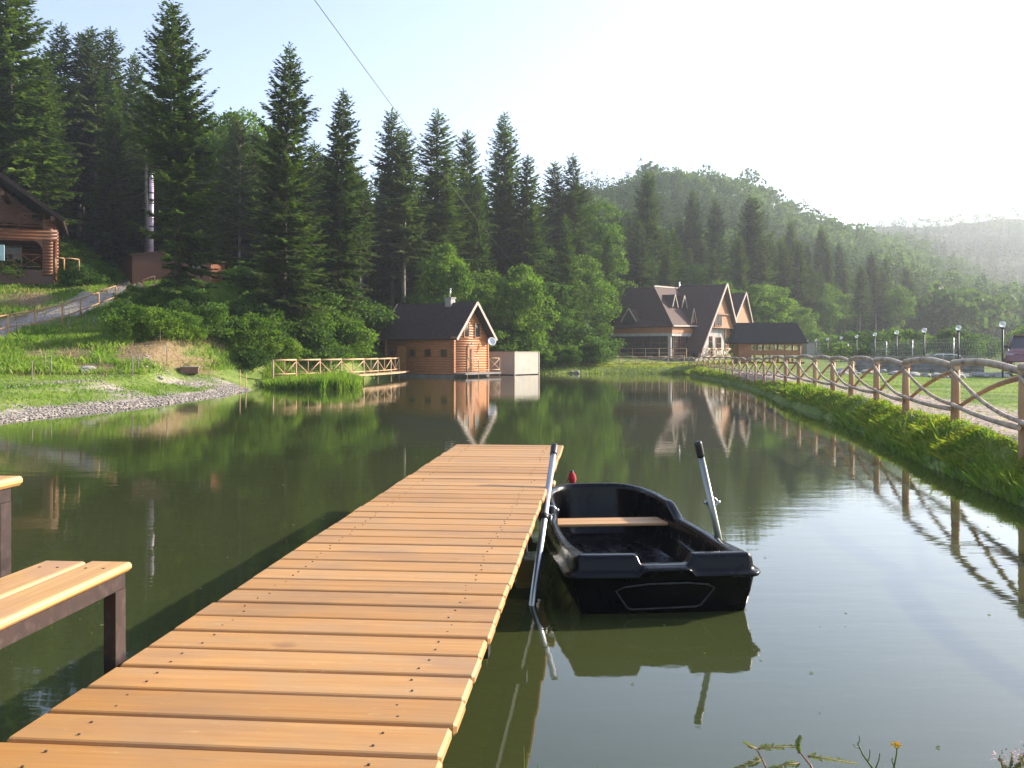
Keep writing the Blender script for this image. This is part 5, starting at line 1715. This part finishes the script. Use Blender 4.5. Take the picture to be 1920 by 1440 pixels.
# cars
def car(loc, rz, mbody, label, sc_=1.0):
    root = empty("parked_car", loc, rz); root.scale = (sc_,)*3; tag(root, label, "car")
    # side profile (x forward, z up), extruded across with tumblehome
    prof = [(-2.15,.45),(-2.2,.85),(-2.1,1.05),(-1.2,1.12),(.75,1.12),(1.9,1.0),(2.2,.82),(2.25,.45)]
    W_ = .88
    vs, fs = [], []
    rows = [(-W_,1),(-W_*.97,1),(W_*.97,1),(W_,1)]
    for j, yy in enumerate((-W_, -W_*.93, 0, W_*.93, W_)):
        for (x_, z_) in prof:
            k_ = .96 if abs(yy) > W_*.95 else 1
            vs.append((x_*k_, yy, z_*(k_ if z_ > .9 else 1) + (.02 if abs(yy) < .1 and z_ > .9 else 0)))
    n_ = len(prof)
    for j in range(4):
        for i in range(n_): fs.append((j*n_+i, j*n_+(i+1)%n_, (j+1)*n_+(i+1)%n_, (j+1)*n_+i))
    fs.append(tuple(range(n_))); fs.append(tuple(reversed(range(4*n_,5*n_))))
    b_ = MB().add(vs, fs).build("body", mbody, root); fixn(b_)
    bv = b_.modifiers.new("b", 'BEVEL'); bv.width = .06; bv.segments = 3
    cab = [(-1.9,1.10),(-1.45,1.62),(-.9,1.72),(.1,1.70),(.95,1.12)]
    g_ = MB(); n2 = len(cab); vs = []
    for yy, k_ in ((-.80,1),(.80,1)):
        for (x_, z_) in cab: vs.append((x_*.985, yy*(.84 if z_ > 1.3 else 1), z_-.015))
    g_.add(vs, [tuple(range(n2)), tuple(reversed(range(n2,2*n2)))] + [(i, (i+1)%n2, n2+(i+1)%n2, n2+i) for i in range(n2)])
    fixn(g_.build("window", M['glass'], root))
    r_ = MB()
    for s_ in (-1,1):
        pt = [(x_, s_*(.80 if z_ < 1.3 else .675), z_) for x_, z_ in cab]
        r_.tube(pt, .035, 8); r_.tube([(-.35, s_*.80, 1.12),(-.35, s_*.68, 1.70)], .035, 6)
    r_.prism([(-1.4,-.66,1.66),(.15,-.66,1.70),(.15,.66,1.70),(-1.4,.66,1.66)], (0,0,.05))
    fixn(r_.build("roof", mbody, root))
    for s_ in (-1,1):
        MB().bbox((.62, s_*.98-.10, 1.10),(.76, s_*.98+.10, 1.26), .02).build("mirror", M['dark'], root)
        for x_ in (-1.35, 1.4):
            w_o = MB().tube([(x_, s_*.90-.11, .33),(x_, s_*.90-.10, .33),(x_, s_*.90+.10, .33),(x_, s_*.90+.11, .33)], [.28,.33,.33,.28], 20).build("wheel", M['rubber'], root)
            MB().tube([(x_, s_*.90+s_*.111, .33),(x_, s_*.90+s_*.125, .33)], [.19,.17], 14).build("rim", M['alu'], w_o)
        MB().bbox((2.12, s_*.66-.16, .68),(2.20, s_*.66+.16, .84), .02).build("headlight", M['globe'], root)
    return root
Yc = 46.5; xc = (1885-CX)/F*46.5 + 1.15
car((xc, Yc, .92), R(-121), M['red_car'], "dark red car half cut off by the right picture edge", 1.0)
q = on(1752, 66); car((q[0], 66, q[2]-.78), R(175), mat("white_car_paint", (.72,.72,.73), (.68,.68,.70), 2, .3), "white car of which only the roof shows over the grey wall")

# bright gravel yard and small structures far right of the pavilion
gy_ = tag(empty("site_container", on(1545, 118), R(4)), "pale grey site hut far behind the lamps by the pavilion", "hut")
MB().box((-2.6,-1.2,-.3),(2.6,1.2,1.5)).build("wall", M['plaster'], gy_); MB().box((-2.75,-1.35,1.5),(2.75,1.35,1.58)).build("roof", M['concrete'], gy_)
# ------------------------------------------------------------------ stakes and little things on the left
STK = [(300,640,.75,"pale stake above the bare brown patch"),(95,703,.8,"thin stake rising from the grass, left of the middle"),(60,712,.75,"short white stake near the waterless bank"),(84,695,.7,"thin grey stake half way up the left slope"),(248,706,.85,"left one of two stakes at the foot of the slope"),(259,697,.75,"right one of two stakes at the foot of the slope"),
       (313,688,1.1,"tall thin stake on the bare brown patch"),(176,618,.7,"little stake below the track railing"),(129,620,.6,"stake under the lowest bend of the track railing"),(352,628,.6,"stake in the bushes left of the tall dense conifer"),(418,632,.6,"thin stake between bushes right of the ragged conifer"),(31,623,.7,"thin orange stick beside the first railing posts")]
for px, py, h_, lab in STK:
    p = hit(px, py)
    o = MB().tube([(0,0,-.25),(.01,0,h_*.5),(.03*math.sin(px),0,h_)], [.026,.023,.02], 6).build("stake", M['bark_pale'], None); o.location = p
    tag(o, lab, "stake", "wooden stakes on the left bank")
for i, (px, Y) in enumerate(((450,45.0),(461,46.0))):
    x, y, z = on(px, Y)
    o = MB().tube([(0,0,-.6),(.0,0,.95-i*.2)], .022, 6).build("stake", M['log_far'], None); o.location = (x, y, max(z,0))
    tag(o, ("taller" if i == 0 else "shorter") + " thin stick standing in the water at the gravel point", "stake", "wooden stakes on the left bank")
p = hit(356, 701); bxo = empty("wooden_box", p, R(12)); tag(bxo, "small brown wooden box at the foot of the left slope", "box")
MB().bbox((-.42,-.2,0),(.42,.2,.30), .02).build("box_body", mat("weathered_box", (.22,.13,.09),(.14,.08,.055), 3, .8), bxo); MB().bbox((-.46,-.24,.30),(.46,.24,.345), .01).build("lid", M['concrete'], bxo)
# cable across the sky
cb = MB(); pts = []
for i in range(41):
    t = i/40; Y = 6 + t*98; x = -4.95 + .0685*(Y-25); z = 11.0 - .35*math.sin(math.pi*t) - .1*t
    pts.append((x, Y, z))
tag(cb.tube(pts, .011, 6).build("cable", M['wire']), "thin overhead cable running over the pond towards the wood", "cable")

# ------------------------------------------------------------------ foreground weeds at the near bank
def weedstem(pts, r_): return MB().tube(pts, r_, 6)
def weed(px, py, Y, label, kind_, seed):
    w = P(px, py, Y); r_ = np.random.RandomState(seed)
    root = empty("weed", (w.x, w.y, 0)); tag(root, label, kind_); return root, w.z, r_
def sprig(root, pts, n, ln, wd, seed, m_='weed', up=.2):
    """leaflets in pairs along a bent stem"""
    r_ = np.random.RandomState(seed); pts = [Vector(p) for p in pts]
    C, U, Wd = [], [], []
    segs = len(pts)-1
    for i in range(n):
        t = (i+.5)/n*segs; k = min(int(t), segs-1); f = t-k
        c = pts[k].lerp(pts[k+1], f); d = (pts[k+1]-pts[k]).normalized()
        sd = d.cross(Vector((0,0,1))).normalized()
        for s in (-1,1):
            u = (d*.55 + sd*s*.8 + Vector((0,0,up*r_.uniform(-.5,1.5)))).normalized()*ln*(1-.5*i/n)*r_.uniform(.8,1.1)
            C.append(c); U.append(u); Wd.append(u.cross(Vector((0,0,1))).normalized()*wd)
    link("leaves", leaf_mesh("leaves", np.array(C), np.array(U), np.array(Wd), M[m_]), root)
rt, z0, _ = weed(1510, 1420, 3.85, "feathery creeping weed at the lower edge, its fronds spread over the water", "weed", 1)
def G3(px, py, Y, root): 
    w = P(px, py, Y); return w - Vector(root.location)
st_ = [G3(1535,1470,3.7,rt), G3(1520,1435,3.8,rt), G3(1498,1408,3.85,rt)]
b = MB().tube(st_, [.006,.005,.003], 6); st2 = [G3(1450,1470,3.7,rt), G3(1430,1425,3.8,rt), G3(1418,1404,3.85,rt)]
b.tube(st2, [.006,.004,.003], 6); b.build("stem", M['weed_stem'], rt)
for i, (pp) in enumerate(([(1421,1404),(1450,1402),(1490,1400)],[(1498,1412),(1496,1398),(1501,1384)],[(1418,1404),(1408,1400),(1396,1394)],[(1515,1418),(1555,1424),(1605,1431)],[(1430,1425),(1408,1432),(1378,1442)],[(1500,1432),(1475,1434),(1445,1442)],[(1410,1445),(1395,1452),(1380,1462)])):
    pts = [G3(px, py, 3.85, rt) for px, py in pp]
    MB().tube(pts, [.0045,.0035,.0015], 5).build("stem", M['weed_stem'], rt)
    sprig(rt, pts, 13, .042, .0075, i)
rt, z0, _ = weed(1640, 1420, 3.8, "thin branching wild mustard stalk at the lower edge", "weed", 2)
def GG(l): return [G3(px, py, 3.8, rt) for px, py in l]
b = MB().tube(GG([(1645,1480),(1636,1440),(1618,1415),(1608,1392)]), [.006,.005,.004,.002], 6).tube(GG([(1640,1445),(1648,1425),(1650,1412)]), .0025, 5).tube(GG([(1628,1428),(1631,1415),(1631,1405)]), .002, 5).tube(GG([(1608,1398),(1612,1388),(1611,1380)]), .002, 5).tube(GG([(1612,1404),(1603,1400),(1600,1396)]), .002, 5)
b.build("stem", mat("green_stem", (.13,.17,.05), (.10,.13,.04), 9, .7), rt)
rt, z0, _ = weed(1680, 1410, 3.8, "wild mustard stalk with a yellow flower head at the lower edge", "flower", 3)
MB().tube(GG([(1674,1480),(1676,1440),(1681,1415),(1682,1402)]), [.005,.004,.003,.003], 6).tube(GG([(1677,1440),(1672,1425),(1674,1420)]), .002, 5).build("stem", bpy.data.materials["green_stem"], rt)
r_ = np.random.RandomState(4); c0 = G3(1681, 1398, 3.8, rt); n_ = 60
a_ = r_.rand(n_)*6.28; rad = r_.uniform(0,.017,n_)
c = np.stack([c0.x+np.cos(a_)*rad, c0.y+np.sin(a_)*rad, c0.z + r_.uniform(-.005,.006,n_)], 1)
u = unit(r_.normal(0,1,(n_,3))+np.array([0,0,.8]))*.010; w_2 = unit(np.cross(u, r_.normal(0,1,(n_,3))))*.0045
link("petals", leaf_mesh("petals", c, u, w_2, M['yellow']), rt)
rt, z0, _ = weed(1900, 1430, 3.7, "tangle of pinkish seed heads in the lower right corner", "weed", 5)
for i in range(9):
    rr3 = random.Random(i); a0 = (1880+rr3.uniform(-20,60), 1480); a1 = (1880+rr3.uniform(-12,45), 1405+rr3.uniform(0,30))
    pts = [G3(a0[0], a0[1], 3.7, rt), G3((a0[0]+a1[0])/2+5, 1445, 3.7+rr3.uniform(-.05,.05), rt), G3(a1[0], a1[1], 3.7+rr3.uniform(-.1,.1), rt)]
    MB().tube(pts, [.004,.003,.002], 5).build("stem", M['weed_stem'], rt)
    sprig(rt, pts[1:], 14, .016, .004, i+20, 'weed' if i % 3 else 'weed', .5)
    c_ = np.array([pts[2]]*14) + np.random.RandomState(i).normal(0,.011,(14,3)); u_ = unit(np.random.RandomState(i).normal(0,1,(14,3)))*.012
    lo = link("seed_head", leaf_mesh("seed_head", c_, u_, unit(np.cross(u_, [0,0,1.]))*.005, M['pinkweed']), rt)
for i, (px, py, H_) in enumerate(((982,1398,.24),(1003,1432,.2),(1120,1436,.14),(1145,1441,.12),(1540,1442,.1))):
    w = P(px, py, 3.45)
    b = MB().tube([(0,0,-.3),(.004,0,w.z*.6),(.012*math.sin(i*2),0,w.z)], [.004,.0035,.001], 5).build("grass_stalk", M['reed'], None); b.location = (w.x, w.y, 0)
    tag(b, ["tall single green grass blade at the lower edge right of the jetty","lower grass blade beside the tall one right of the jetty","short grass tip below the boat, left of its neighbour","short grass tip below the boat, right of its neighbour","grass tip under the creeping weed"][i], "grass blade")
print("objects", len(bpy.data.objects), "polys", sum(len(m.polygons) for m in bpy.data.meshes))
